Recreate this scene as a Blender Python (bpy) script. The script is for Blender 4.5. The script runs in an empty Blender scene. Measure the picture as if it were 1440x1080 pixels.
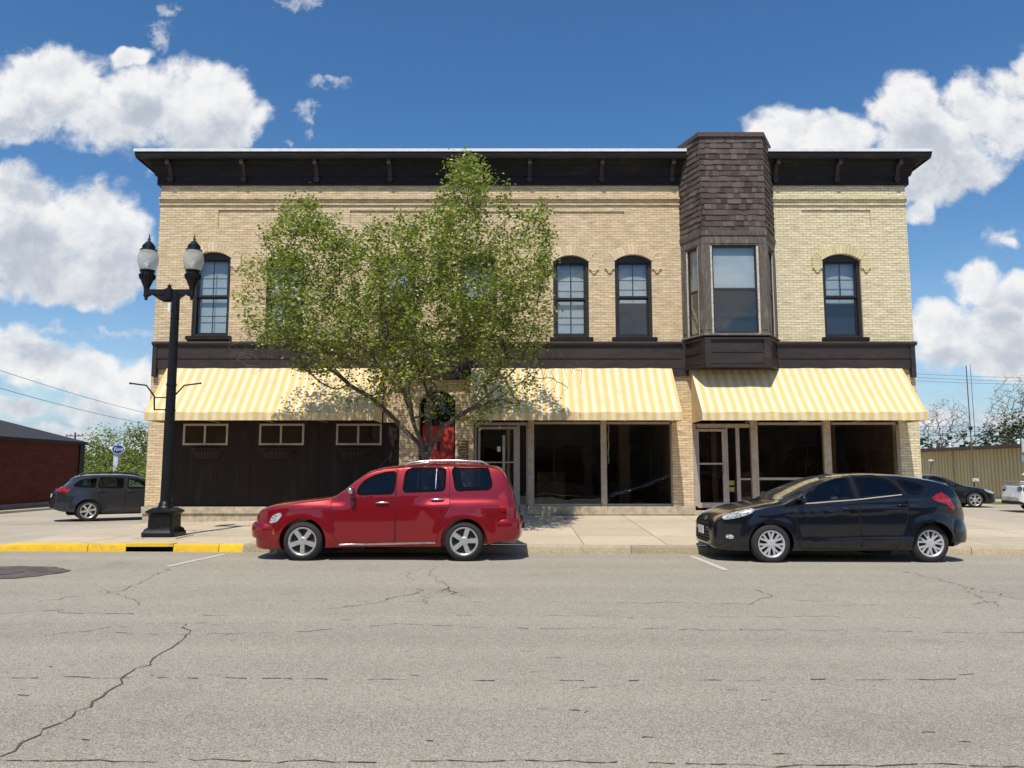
import bpy, bmesh, math, random
import numpy as np
from math import radians, sin, cos, tan, atan, atan2, pi, sqrt
from mathutils import Vector, Matrix
from mathutils.bvhtree import BVHTree

random.seed(7)
SC = bpy.context.scene
COL = SC.collection

# ---------------------------------------------------------------- camera
CAM_H, PITCH, FPX = 1.453, radians(6.5), 1082.0
cd = bpy.data.cameras.new('camera')
cd.sensor_width = 36.0
cd.lens = 36.0 * FPX / 1440.0
cd.clip_start, cd.clip_end = 0.1, 6000
cam = bpy.data.objects.new('camera', cd)
COL.objects.link(cam)
cam.location = (0, 0, CAM_H)
cam.rotation_euler = (pi / 2 + PITCH, 0, 0)
SC.camera = cam

# ---------------------------------------------------------------- light
SUN_EL, SUN_AZ = radians(60), radians(12)      # the sun stands behind the viewer, a little to the left
sd = bpy.data.lights.new('sun', 'SUN')
sd.energy, sd.angle, sd.color = 4.6, radians(0.5), (1.0, 0.93, 0.82)
sun = bpy.data.objects.new('sun', sd)
COL.objects.link(sun)
sun.rotation_euler = Vector((sin(SUN_AZ) * cos(SUN_EL), cos(SUN_AZ) * cos(SUN_EL), -sin(SUN_EL))).to_track_quat('-Z', 'Y').to_euler()
sun.location = (-10, -30, 40)

SC.view_settings.view_transform = 'Standard'
SC.view_settings.look = 'None'
SC.view_settings.exposure = 0.0
SC.view_settings.gamma = 1.0
SC.cycles.max_bounces = 8
SC.cycles.transparent_max_bounces = 12
SC.cycles.use_denoising = True


def P(u, v, Y):
    """the point at depth Y (metres up the street from the viewer) that the photo shows at pixel u, v"""
    r, up = (u - 720) / FPX, (540 - v) / FPX
    t = Y / (cos(PITCH) - up * sin(PITCH))
    return Vector((r * t, Y, CAM_H + t * (sin(PITCH) + up * cos(PITCH))))


def PZ(v, Y):
    return P(720, v, Y).z


def GP(u, v, z=0.0):
    """ground point under pixel u, v at height z"""
    r, up = (u - 720) / FPX, (540 - v) / FPX
    dz = sin(PITCH) + up * cos(PITCH)
    t = (z - CAM_H) / dz
    return Vector((r * t, t * (cos(PITCH) - up * sin(PITCH)), z))


# ---------------------------------------------------------------- node helpers
class N:
    def __init__(s, nt):
        s.nt = nt

    def n(s, kind, **kw):
        nd = s.nt.nodes.new(kind)
        ins = kw.pop('ins', {})
        for k, v in kw.items():
            setattr(nd, k, v)
        for k, v in ins.items():
            s.set(nd.inputs[k], v)
        return nd

    def set(s, sock, v):
        if hasattr(v, 'is_linked') or isinstance(v, bpy.types.NodeSocket):
            s.nt.links.new(v, sock)
        else:
            if isinstance(v, (tuple, list)) and len(v) == 3 and sock.type == 'RGBA':
                v = (*v, 1)
            sock.default_value = v

    def math(s, op, a, b=None, c=None, clamp=False):
        nd = s.n('ShaderNodeMath', operation=op, use_clamp=clamp)
        for i, v in enumerate((a, b, c)):
            if v is not None:
                s.set(nd.inputs[i], v)
        return nd.outputs[0]

    def vmath(s, op, a, b=None, out=0):
        nd = s.n('ShaderNodeVectorMath', operation=op)
        s.set(nd.inputs[0], a)
        if b is not None:
            s.set(nd.inputs[1], b)
        return nd.outputs['Value'] if out else nd.outputs[0]

    def mix(s, f, a, b, blend='MIX'):
        nd = s.n('ShaderNodeMix', data_type='RGBA', blend_type=blend)
        s.set(nd.inputs[0], f)
        s.set(nd.inputs[6], a)
        s.set(nd.inputs[7], b)
        return nd.outputs[2]

    def noise(s, vec, scale, detail=4, rough=0.55, dist=0.0):
        nd = s.n('ShaderNodeTexNoise', ins={'Scale': scale, 'Detail': detail, 'Roughness': rough, 'Distortion': dist})
        if vec is not None:
            s.set(nd.inputs['Vector'], vec)
        return nd.outputs[0]

    def ramp(s, f, stops, interp='LINEAR'):
        nd = s.n('ShaderNodeValToRGB')
        cr = nd.color_ramp
        cr.interpolation = interp
        while len(cr.elements) < len(stops):
            cr.elements.new(0.5)
        for e, (p, c) in zip(cr.elements, stops):
            e.position = p
            e.color = (*c, 1) if len(c) == 3 else c
        s.set(nd.inputs[0], f)
        return nd.outputs[0]

    def smooth(s, v, a, b):
        nd = s.n('ShaderNodeMapRange', interpolation_type='SMOOTHSTEP', ins={'From Min': a, 'From Max': b})
        s.set(nd.inputs[0], v)
        return nd.outputs[0]

    def lin(s, v, a, b, c=0.0, d=1.0):
        nd = s.n('ShaderNodeMapRange', ins={'From Min': a, 'From Max': b, 'To Min': c, 'To Max': d})
        s.set(nd.inputs[0], v)
        return nd.outputs[0]


# ---------------------------------------------------------------- sky
def make_world():
    w = bpy.data.worlds.new('World')
    SC.world = w
    w.use_nodes = True
    nt = w.node_tree
    nt.nodes.clear()
    g = N(nt)
    out = g.n('ShaderNodeOutputWorld')
    bg = g.n('ShaderNodeBackground', ins={'Strength': 0.10})
    nt.links.new(bg.outputs[0], out.inputs[0])
    sky = g.n('ShaderNodeTexSky', sky_type='NISHITA')
    sky.sun_disc = False
    sky.sun_elevation = SUN_EL
    sky.sun_rotation = pi + SUN_AZ
    sky.altitude = 200
    sky.air_density, sky.dust_density, sky.ozone_density = 1.0, 0.25, 1.3
    tc = g.n('ShaderNodeTexCoord')
    sep = g.n('ShaderNodeSeparateXYZ', ins={0: tc.outputs['Generated']})
    ay = g.math('MAXIMUM', g.math('ABSOLUTE', sep.outputs[1]), 0.02)
    uu = g.math('DIVIDE', sep.outputs[0], ay)
    vv = g.math('DIVIDE', sep.outputs[2], ay)
    uv = g.n('ShaderNodeCombineXYZ', ins={0: uu, 1: vv, 2: 0.0}).outputs[0]

    blobs = []      # heaped clouds, by the directions in which they stand: pixel centre, half size

    def B(u, v, a, b, w=1.0):
        p = P(u, v, 1.0)
        blobs.append((p.x, p.z - CAM_H, a / FPX, b / FPX, w))
    for t in ((70, 128, 120, 64), (175, 150, 120, 68), (275, 158, 90, 80), (320, 165, 55, 60), (185, 82, 34, 24),
               (8, 187, 48, 24),
              (10, 275, 75, 55), (120, 310, 100, 80), (60, 350, 130, 70), (165, 345, 60, 62), (140, 392, 80, 40), (60, 395, 80, 45),
              (40, 495, 100, 40, .9), (115, 525, 95, 36, .9), (180, 545, 70, 34, .85), (20, 570, 70, 14, .6), (140, 575, 80, 22, .7), (60, 610, 180, 18, .7),
              
              (1110, 185, 75, 48), (1085, 215, 70, 40), (1190, 195, 80, 50), (1265, 150, 62, 56), (1300, 205, 95, 70), (1400, 160, 85, 80), (1455, 120, 60, 60),
              (1295, 262, 48, 46, .9), (1294, 305, 26, 26, .8), (1350, 240, 60, 40, .9),
              (1440, 445, 130, 62), (1340, 455, 80, 50, .95), (1372, 392, 52, 32, .8), (1450, 395, 30, 24, .7), (1380, 500, 160, 30, .9), (1400, 332, 30, 12, .35),
              (1330, 590, 160, 16, .5), (900, 420, 200, 60), (700, 500, 300, 60, .8)):
        B(*t)

    warp = g.n('ShaderNodeTexNoise', ins={'Scale': 9.0, 'Detail': 3.0, 'Roughness': 0.6})
    g.set(warp.inputs['Vector'], uv)
    wv = g.vmath('MULTIPLY', g.vmath('SUBTRACT', warp.outputs['Color'], (.5, .5, .5)), (.12, .09, 0))

    def heaps(vec):
        p = g.vmath('ADD', vec, wv)
        cur = None
        for (cu, cv, a, b, wt) in blobs:
            q = g.vmath('LENGTH', g.vmath('MULTIPLY', g.vmath('SUBTRACT', p, (cu, cv, 0)), (1 / a, 1 / b, 0)), out=1)
            val = g.math('MULTIPLY_ADD', g.math('MULTIPLY', q, q), -wt * .8, wt * .8)
            cur = val if cur is None else g.math('SMOOTH_MAX', cur, val, .2)
        return g.math('SUBTRACT', g.math('MAXIMUM', cur, -.8), .88)

    def puffs(vec, detail, fine=True):
        n = g.math('MULTIPLY', g.noise(vec, 13, detail, .62, .25), 1.9)
        return g.math('MULTIPLY_ADD', g.math('SUBTRACT', g.noise(vec, 55, 5, .65), .5), .38, n) if fine else n
    h0 = heaps(uv)
    d0 = g.math('ADD', h0, puffs(uv, 8))
    d1 = g.math('ADD', h0, puffs(g.vmath('ADD', uv, (-.006, .022, 0)), 5))
    u2 = g.vmath('ADD', uv, (-.014, .075, 0))
    d2 = g.math('ADD', heaps(u2), puffs(u2, 2, False))
    # thin torn wisps
    wisps = []
    nb = len(blobs)
    for t in ((226, 50, 20, 26), (238, 20, 26, 14), (433, 152, 20, 14), (432, 172, 14, 20), (450, 112, 18, 14), (474, 112, 24, 10), (410, 203, 12, 8), (1410, 335, 40, 14), (420, 5, 40, 14), (60, 465, 60, 10), (180, 470, 80, 8)):
        B(*t)
    wv2 = g.vmath('MULTIPLY', g.vmath('SUBTRACT', g.n('ShaderNodeTexNoise', ins={'Scale': 30.0, 'Detail': 4.0, 'Vector': uv}).outputs['Color'], (.5, .5, .5)), (.05, .05, 0))
    pw = g.vmath('ADD', uv, wv2)
    wc = None
    for (cu, cv, a, b, wt) in blobs[nb:]:
        q = g.vmath('LENGTH', g.vmath('MULTIPLY', g.vmath('SUBTRACT', pw, (cu, cv, 0)), (1 / a, 1 / b, 0)), out=1)
        val = g.math('SUBTRACT', 1.15, q)
        wc = val if wc is None else g.math('MAXIMUM', wc, val)
    wc = g.math('ADD', wc, g.math('MULTIPLY', g.math('SUBTRACT', g.noise(uv, 70, 5, .7, .6), .5), 2.2))
    wisp = g.math('MULTIPLY', g.smooth(wc, .2, 1.3), .55)
    alpha = g.math('MAXIMUM', g.smooth(d0, -.03, .58), wisp)
    lit = g.lin(g.math('SUBTRACT', d0, d1), -.30, .30)
    high = g.lin(d2, .75, -.25)                   # open sky above: sunlit crown; cloud above: grey belly
    core = g.smooth(d0, .2, 1.0)
    tone = g.math('ADD', g.math('MULTIPLY', lit, .46), g.math('MULTIPLY', high, .40))
    tone = g.math('ADD', tone, g.lin(core, 0, 1, .32, .08), clamp=True)
    cc = g.ramp(tone, [(0, (.46, .52, .62)), (.35, (.60, .65, .73)), (.62, (.80, .83, .87)), (.9, (.97, .97, .97))])
    cc = g.mix(1.0, cc, (9.4, 9.4, 9.4, 1), 'MULTIPLY')
    up = g.smooth(sep.outputs[2], -.01, .03)
    # thin veil low over the horizon
    veil = g.math('MULTIPLY', g.smooth(vv, .40, .0), g.lin(g.noise(g.vmath('MULTIPLY', uv, (1, 3.2, 1)), 6, 7, .65), .32, .72))
    hs = g.n('ShaderNodeHueSaturation', ins={'Hue': .501, 'Saturation': 1.29, 'Value': 1.31})
    g.set(hs.inputs['Color'], sky.outputs[0])
    base = g.mix(g.math('MULTIPLY', g.math('ADD', veil, g.smooth(vv, .14, .0), clamp=True), .72), hs.outputs[0], (3.6, 5.0, 6.6))
    col = g.mix(g.math('MULTIPLY', alpha, up), base, cc)
    nt.links.new(col, bg.inputs[0])


make_world()


# ---------------------------------------------------------------- mesh builder
class MB:
    def __init__(s):
        s.v, s.f, s.m = [], [], []
        s.cur = 0

    def add(s, vs, fs):
        o = len(s.v)
        s.v += [tuple(p) for p in vs]
        for f in fs:
            s.f.append(tuple(i + o for i in f))
            s.m.append(s.cur)
        return s

    def quad(s, *p):
        return s.add(p, [tuple(range(len(p)))])

    def box(s, x0, x1, y0, y1, z0, z1):
        vs = [(x, y, z) for z in (z0, z1) for y in (y0, y1) for x in (x0, x1)]
        return s.add(vs, [(0, 2, 3, 1), (4, 5, 7, 6), (0, 1, 5, 4), (2, 6, 7, 3), (0, 4, 6, 2), (1, 3, 7, 5)])

    def hexa(s, lo, hi):
        """lower and upper rings of equal length"""
        n = len(lo)
        return s.add(list(lo) + list(hi), [tuple(range(n))[::-1], tuple(range(n, 2 * n))] + [(i, (i + 1) % n, n + (i + 1) % n, n + i) for i in range(n)])

    def obox(s, p0, p1, s0, s1, z0, z1, d0, d1):
        """box on the upright plane p0->p1 (plan points); s along it, d outwards to its right hand"""
        p0, p1 = Vector(p0[:2]), Vector(p1[:2])
        t = (p1 - p0).normalized()
        nrm = Vector((t.y, -t.x))
        ring = [p0 + t * a + nrm * d for a, d in ((s0, d0), (s1, d0), (s1, d1), (s0, d1))]
        return s.hexa([(q.x, q.y, z0) for q in ring], [(q.x, q.y, z1) for q in ring])

    def rings(s, rs, close=True, caps=True):
        o, n = len(s.v), len(rs[0])
        for r in rs:
            s.v += [tuple(p) for p in r]
        for k in range(len(rs) - 1):
            for i in range(n if close else n - 1):
                j = (i + 1) % n
                s.f.append((o + k * n + i, o + k * n + j, o + (k + 1) * n + j, o + (k + 1) * n + i))
                s.m.append(s.cur)
        if caps and close:
            s.f.append(tuple(o + i for i in range(n))[::-1])
            s.f.append(tuple(o + (len(rs) - 1) * n + i for i in range(n)))
            s.m += [s.cur, s.cur]
        return s

    def tube(s, pts, r, n=8, caps=True):
        pts = [Vector(p) for p in pts]
        rr = r if isinstance(r, (list, tuple)) else [r] * len(pts)
        rs, ref = [], None
        for i, p in enumerate(pts):
            d = (pts[min(i + 1, len(pts) - 1)] - pts[max(i - 1, 0)])
            d = d.normalized() if d.length > 1e-9 else Vector((0, 0, 1))
            if ref is None:
                ref = Vector((0, 0, 1)) if abs(d.z) < .9 else Vector((1, 0, 0))
            a = d.cross(ref)
            a = a.normalized() if a.length > 1e-6 else d.orthogonal().normalized()
            b = a.cross(d)
            ref = b
            rs.append([p + (a * cos(2 * pi * k / n) + b * sin(2 * pi * k / n)) * rr[i] for k in range(n)])
        return s.rings(rs, True, caps)

    def lathe(s, prof, n=24, c=(0, 0, 0), axis='z', phase=0.0):
        rs = []
        for r, h in prof:
            ring = []
            for k in range(n):
                a = 2 * pi * k / n + phase
                x, y = r * cos(a), r * sin(a)
                ring.append({'z': (c[0] + x, c[1] + y, c[2] + h), 'y': (c[0] + x, c[1] + h, c[2] + y), 'x': (c[0] + h, c[1] + x, c[2] + y)}[axis])
            rs.append(ring)
        return s.rings(rs)

    def ball(s, c, rx, ry, rz, n=14, m=9):
        prof = [(max(1e-4, sin(pi * i / m)), -cos(pi * i / m)) for i in range(m + 1)]
        rs = [[(c[0] + rx * r * cos(2 * pi * k / n), c[1] + ry * r * sin(2 * pi * k / n), c[2] + rz * h) for k in range(n)] for r, h in prof]
        return s.rings(rs)

    def extr(s, poly, axis, d0, d1):
        """prism of a polygon: axis 'y': poly is (x,z); 'x': (y,z); 'z': (x,y)"""
        f = {'y': lambda p, d: (p[0], d, p[1]), 'x': lambda p, d: (d, p[0], p[1]), 'z': lambda p, d: (p[0], p[1], d)}[axis]
        return s.hexa([f(p, d0) for p in poly], [f(p, d1) for p in poly])

    def build(s, name, mats, parent=None, smooth=None, off=None, fix=True):
        me = bpy.data.meshes.new(name)
        base = off
        if base is None and parent is not None:
            q, base = parent, Vector((0, 0, 0))
            while q is not None:
                base = base + q.location
                q = q.parent
        if base is None:
            base = Vector((0, 0, 0))
        me.from_pydata([(p[0] - base[0], p[1] - base[1], p[2] - base[2]) for p in s.v], [], s.f)
        mats = mats if isinstance(mats, (list, tuple)) else [mats]
        for mt in mats:
            me.materials.append(mt)
        if len(mats) > 1:
            me.polygons.foreach_set('material_index', s.m)
        if fix:
            bm = bmesh.new()
            bm.from_mesh(me)
            bmesh.ops.recalc_face_normals(bm, faces=bm.faces)
            bm.to_mesh(me)
            bm.free()
        if smooth is not None:
            me.polygons.foreach_set('use_smooth', [True] * len(me.polygons))
            me.set_sharp_from_angle(angle=radians(smooth))
        me.update()
        o = bpy.data.objects.new(name, me)
        COL.objects.link(o)
        o.parent = parent
        return o


def tag(o, label=None, cat=None, group=None, kind=None):
    if label:
        o['label'] = label
    if cat:
        o['category'] = cat
    if group:
        o['group'] = group
    if kind:
        o['kind'] = kind
    return o


def thing(name, label, cat, loc=(0, 0, 0), rz=0.0, group=None):
    o = bpy.data.objects.new(name, None)
    COL.objects.link(o)
    o.location = loc
    o.rotation_euler = (0, 0, rz)
    o.empty_display_size = .2
    return tag(o, label, cat, group)


# ---------------------------------------------------------------- materials
def bsdf_mat(name):
    m = bpy.data.materials.new(name)
    m.use_nodes = True
    g = N(m.node_tree)
    b = m.node_tree.nodes['Principled BSDF']
    return m, g, b


def simple(name, col, rough=.6, metal=0.0, var=.25, scale=8.0, bump=0.0, bscale=40.0, coat=0.0, spec=.5, stretch=(1, 1, 1), dirt=None):
    m, g, b = bsdf_mat(name)
    tc = g.n('ShaderNodeTexCoord').outputs['Object']
    vec = g.vmath('MULTIPLY', tc, stretch) if stretch != (1, 1, 1) else tc
    n = g.noise(vec, scale, 5, .6)
    f = g.lin(n, .3, .7, 1 - var, 1 + var)
    c = g.mix(1.0, (*col, 1), g.n('ShaderNodeCombineColor', ins={0: f, 1: f, 2: f}).outputs[0], 'MULTIPLY')
    if dirt:
        c = g.mix(g.math('MULTIPLY', g.smooth(g.noise(vec, scale * .37, 6, .65), .5, .72), dirt[1]), c, dirt[0])
    g.set(b.inputs['Base Color'], c)
    g.set(b.inputs['Roughness'], g.lin(n, .3, .7, max(.02, rough - .08), min(1, rough + .08)))
    b.inputs['Metallic'].default_value = metal
    b.inputs['Specular IOR Level'].default_value = spec
    if coat:
        b.inputs['Coat Weight'].default_value = coat
        b.inputs['Coat Roughness'].default_value = .03
    if bump:
        bn = g.n('ShaderNodeBump', ins={'Strength': bump, 'Distance': .02})
        g.set(bn.inputs['Height'], g.noise(vec, bscale, 4, .6))
        g.set(b.inputs['Normal'], bn.outputs[0])
    return m


def brick_mat(name, c1, c2, mortar, plane='xz', stain=(.12, .09, .06), amt=.5, cell=(.205, .0665), tint=None):
    m, g, b = bsdf_mat(name)
    tc = g.n('ShaderNodeTexCoord').outputs['Object']
    sp = g.n('ShaderNodeSeparateXYZ', ins={0: tc})
    a = sp.outputs[0] if plane == 'xz' else sp.outputs[1]
    vec = g.n('ShaderNodeCombineXYZ', ins={0: a, 1: sp.outputs[2], 2: 0.0}).outputs[0]
    wob = g.vmath('MULTIPLY', g.vmath('SUBTRACT', g.n('ShaderNodeTexNoise', ins={'Scale': 3.0, 'Vector': vec}).outputs['Color'], (.5, .5, .5)), (.012, .008, 0))
    vec2 = g.vmath('ADD', vec, wob)
    br = g.n('ShaderNodeTexBrick', ins={'Scale': 1.0, 'Mortar Size': .0075, 'Mortar Smooth': .25, 'Bias': -.1, 'Brick Width': cell[0], 'Row Height': cell[1],
                                        'Color1': (*c1, 1), 'Color2': (*c2, 1), 'Mortar': (*mortar, 1), 'Vector': vec2})
    # soft drifts of tone from one load of brick to another, and weather stains
    big = g.noise(vec, .55, 5, .6)
    c = g.mix(g.lin(big, .35, .68, 0, .75), br.outputs[0], g.mix(1.0, br.outputs[0], tint or (1.12, .93, .78), 'MULTIPLY'))
    streak = g.noise(g.vmath('MULTIPLY', vec, (1, 7, 1)), 2.2, 6, .65)
    c = g.mix(g.math('MULTIPLY', g.smooth(streak, .56, .78), amt), c, stain)
    row = g.noise(g.vmath('MULTIPLY', vec, (3.2, 15, 1)), 1.0, 2, .5)
    f = g.lin(row, .25, .75, .72, 1.22)
    c = g.mix(1.0, c, g.n('ShaderNodeCombineColor', ins={0: f, 1: f, 2: f}).outputs[0], 'MULTIPLY')
    g.set(b.inputs['Base Color'], c)
    b.inputs['Roughness'].default_value = .9
    b.inputs['Specular IOR Level'].default_value = .2
    h = g.math('SUBTRACT', g.math('MULTIPLY', g.noise(vec, 45, 3, .6), .35), br.outputs['Fac'])
    bn = g.n('ShaderNodeBump', ins={'Strength': .75, 'Distance': .012})
    g.set(bn.inputs['Height'], h)
    g.set(b.inputs['Normal'], bn.outputs[0])
    return m


def island_mat(name, stops, rough=.85, bump=.3, bscale=30, nvar=.25, trans=0.0):
    """a tone of its own for every separate piece of the mesh"""
    m, g, b = bsdf_mat(name)
    geo = g.n('ShaderNodeNewGeometry')
    c = g.ramp(geo.outputs['Random Per Island'], stops)
    tc = g.n('ShaderNodeTexCoord').outputs['Object']
    f = g.lin(g.noise(tc, bscale, 4, .6), .3, .7, 1 - nvar, 1 + nvar)
    c = g.mix(1.0, c, g.n('ShaderNodeCombineColor', ins={0: f, 1: f, 2: f}).outputs[0], 'MULTIPLY')
    g.set(b.inputs['Base Color'], c)
    b.inputs['Roughness'].default_value = rough
    b.inputs['Specular IOR Level'].default_value = .25
    if bump:
        bn = g.n('ShaderNodeBump', ins={'Strength': bump, 'Distance': .01})
        g.set(bn.inputs['Height'], g.noise(tc, bscale * 2, 4, .6))
        g.set(b.inputs['Normal'], bn.outputs[0])
    if trans:
        tr = g.n('ShaderNodeBsdfTranslucent')
        g.set(tr.inputs['Color'], g.mix(1.0, c, (1.35, 1.5, .6), 'MULTIPLY'))
        mx = g.n('ShaderNodeMixShader', ins={0: trans})
        m.node_tree.links.new(b.outputs[0], mx.inputs[1])
        m.node_tree.links.new(tr.outputs[0], mx.inputs[2])
        m.node_tree.links.new(mx.outputs[0], m.node_tree.nodes['Material Output'].inputs[0])
    return m


def glass_mat(name, tint=(.75, .8, .8), ior=1.5, gain=1.0, rough=0.0, wave=0.0):
    m = bpy.data.materials.new(name)
    m.use_nodes = True
    m.node_tree.nodes.clear()
    g = N(m.node_tree)
    out = g.n('ShaderNodeOutputMaterial')
    t = g.n('ShaderNodeBsdfTransparent', ins={'Color': (*tint, 1)})
    gl = g.n('ShaderNodeBsdfGlossy', ins={'Color': (.95, .97, 1, 1), 'Roughness': rough})
    back = g.n('ShaderNodeNewGeometry').outputs['Backfacing']      # the node turns the index over on back faces: turn it back
    fr = g.n('ShaderNodeFresnel', ins={'IOR': g.lin(back, 0, 1, ior, 1 / ior)})
    if wave:
        bn = g.n('ShaderNodeBump', ins={'Strength': wave, 'Distance': .05})
        g.set(bn.inputs['Height'], g.noise(g.n('ShaderNodeTexCoord').outputs['Object'], 1.3, 2, .5))
        g.set(gl.inputs['Normal'], bn.outputs[0])
    mx = g.n('ShaderNodeMixShader')
    g.set(mx.inputs[0], g.math('MULTIPLY', fr.outputs[0], gain, clamp=True))
    m.node_tree.links.new(t.outputs[0], mx.inputs[1])
    m.node_tree.links.new(gl.outputs[0], mx.inputs[2])
    m.node_tree.links.new(mx.outputs[0], out.inputs[0])
    return m


def stripe_mat(name, axis, period, ca, cb):
    m, g, b = bsdf_mat(name)
    tc = g.n('ShaderNodeTexCoord').outputs['Object']
    sp = g.n('ShaderNodeSeparateXYZ', ins={0: tc})
    x = g.math('MULTIPLY_ADD', g.noise(tc, 1.2, 2, .5), .03, sp.outputs[axis])
    fr = g.math('FRACT', g.math('DIVIDE', x, period))
    s = g.smooth(g.math('ABSOLUTE', g.math('SUBTRACT', fr, .5)), .20, .30)
    c = g.mix(s, ca, cb)
    c = g.mix(g.math('MULTIPLY', g.smooth(g.noise(g.vmath('MULTIPLY', tc, (1, 1, .35)), 3.0, 6, .65), .42, .75), .42), c, (.66, .47, .27))
    g.set(b.inputs['Base Color'], c)
    b.inputs['Roughness'].default_value = .8
    b.inputs['Specular IOR Level'].default_value = .2
    bn = g.n('ShaderNodeBump', ins={'Strength': .6, 'Distance': .05})
    g.set(bn.inputs['Height'], g.noise(g.vmath('MULTIPLY', tc, (2.4, .8, .8)), 1.8, 3, .5, .6))
    g.set(b.inputs['Normal'], bn.outputs[0])
    tr = g.n('ShaderNodeBsdfTranslucent')
    g.set(tr.inputs['Color'], g.mix(1.0, c, (1, .8, .5), 'MULTIPLY'))
    mx = g.n('ShaderNodeMixShader', ins={0: .12})
    m.node_tree.links.new(b.outputs[0], mx.inputs[1])
    m.node_tree.links.new(tr.outputs[0], mx.inputs[2])
    m.node_tree.links.new(mx.outputs[0], m.node_tree.nodes['Material Output'].inputs[0])
    return m


def paint_mat(name, col, rough=.28, metal=.25, dust=.0, dustc=(.35, .3, .24), spec=.5, cior=1.5):
    m, g, b = bsdf_mat(name)
    tc = g.n('ShaderNodeTexCoord').outputs['Object']
    c = g.mix(0.0, col, col)
    if dust:
        sp = g.n('ShaderNodeSeparateXYZ', ins={0: tc})
        low = g.smooth(sp.outputs[2], .75, .2)
        spots = g.smooth(g.noise(tc, 9, 6, .7), .42, .75)
        c = g.mix(g.math('MULTIPLY', g.math('MULTIPLY', low, spots), dust), col, dustc)
        g.set(b.inputs['Coat Roughness'], g.math('MULTIPLY_ADD', low, .12, .03))
    else:
        b.inputs['Coat Roughness'].default_value = .03
    g.set(b.inputs['Base Color'], c)
    b.inputs['Metallic'].default_value = metal
    b.inputs['Roughness'].default_value = rough
    b.inputs['Coat Weight'].default_value = 1.0
    b.inputs['Coat IOR'].default_value = cior
    b.inputs['Specular IOR Level'].default_value = spec
    bn = g.n('ShaderNodeBump', ins={'Strength': .04, 'Distance': .02})
    g.set(bn.inputs['Height'], g.noise(tc, 2.5, 2, .5))
    g.set(b.inputs['Coat Normal'], bn.outputs[0])
    return m


M = {}
M['brick'] = brick_mat('tan_brick', (.73, .59, .395), (.63, .49, .315), (.46, .38, .265), amt=.42, tint=(1.03, .94, .83))
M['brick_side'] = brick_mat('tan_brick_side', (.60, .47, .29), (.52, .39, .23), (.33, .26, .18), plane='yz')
M['brick_pale'] = brick_mat('yellow_painted_brick', (.78, .68, .46), (.71, .61, .39), (.46, .39, .26), amt=.3, tint=(.95, .98, 1.0))
M['voussoir'] = island_mat('arch_brick', [(0, (.56, .43, .27)), (.5, (.68, .53, .35)), (1, (.72, .58, .40))])
M['voussoir_pale'] = island_mat('arch_brick_pale', [(0, (.56, .47, .27)), (.5, (.66, .56, .33)), (1, (.70, .60, .36))])
M['brown'] = simple('dark_brown_paint', (.028, .018, .016), .55, var=.25, scale=3, bump=.12, bscale=14, dirt=((.09, .07, .06), .25), stretch=(1, 1, 3))
M['brown_panel'] = simple('brown_panel_wood', (.018, .0105, .008), .7, var=.4, scale=4, bump=.15, bscale=20, spec=.3, stretch=(3, 1, .4), dirt=((.06, .045, .038), .4))
M['brown_old'] = simple('peeling_brown_paint', (.008, .0055, .0055), .6, var=.4, scale=5, bump=.2, bscale=20, stretch=(1, 1, 5), spec=.3, dirt=((.08, .07, .06), .22))
M['weather'] = simple('weathered_grey_wood', (.115, .095, .08), .85, var=.45, scale=14, bump=.4, bscale=30, stretch=(3, 3, .35), dirt=((.33, .30, .26), .6))
M['flash'] = simple('white_metal_flashing', (.72, .74, .76), .45, var=.1, scale=6)
M['stone'] = simple('limestone_base', (.43, .37, .27), .9, var=.3, scale=6, bump=.3, bscale=25, dirt=((.2, .16, .11), .6))
M['frame_black'] = simple('black_window_frame', (.014, .013, .014), .5, var=.2)
M['blind'] = simple('grey_blind', (.72, .75, .76), .7, var=.12, scale=3)
M['blind_white'] = simple('white_blind', (.84, .85, .83), .7, var=.1, scale=3)
M['dark_in'] = simple('gloom_backing', (.012, .011, .011), .9, var=.3, scale=2)  # near-black colour carries the gloom of rooms that are not modelled
M['alu'] = simple('bronze_aluminium', (.40, .35, .31), .5, metal=.2, var=.15, scale=10)
M['alu_tan'] = simple('tan_painted_post', (.42, .36, .29), .6, var=.2, scale=8, dirt=((.3, .22, .15), .5))
M['glass'] = glass_mat('window_glass', (.86, .90, .92), 1.5, 1.3, wave=.10)
M['glass_shop'] = glass_mat('shop_glass', (.84, .83, .79), 1.45, 1.0, wave=.06)
M['red_door'] = simple('red_door_paint', (.42, .035, .028), .5, var=.15, scale=3)
M['stripe'] = stripe_mat('striped_canvas', 0, .222, (.80, .60, .26), (.84, .75, .53))
M['stripe_side'] = stripe_mat('striped_canvas_side', 1, .222, (.80, .60, .26), (.84, .75, .53))
M['lamp_black'] = simple('black_lamp_paint', (.006, .006, .007), .42, var=.3, scale=12, bump=.05, spec=.35)
M['rubber'] = simple('tyre_rubber', (.022, .022, .022), .85, var=.25, scale=30, bump=.2, bscale=120)
M['black_plastic'] = simple('black_plastic', (.012, .012, .013), .55, var=.2)
M['underside'] = simple('underbody', (.006, .006, .006), .9)
M['alloy'] = simple('alloy_wheel', (.62, .62, .63), .3, metal=.75, var=.08, scale=20)
M['steel_cap'] = simple('silver_hubcap', (.60, .60, .62), .35, metal=.5, var=.1, scale=20)
M['chrome'] = simple('chrome', (.60, .60, .62), .28, metal=1.0, var=.05)
M['white_plastic'] = simple('white_paint', (.78, .78, .77), .4, var=.06)
M['paper'] = simple('white_paper', (.72, .71, .68), .8, var=.05)
# ================================================================ GROUND
KY = 14.05                                       # the kerb line


def rz(x):                                       # road surface: falls gently to the right
    return -.004 * max(-60, min(60, x))


def interp(x, xs, ys):
    return float(np.interp(x, xs, ys))


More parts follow.
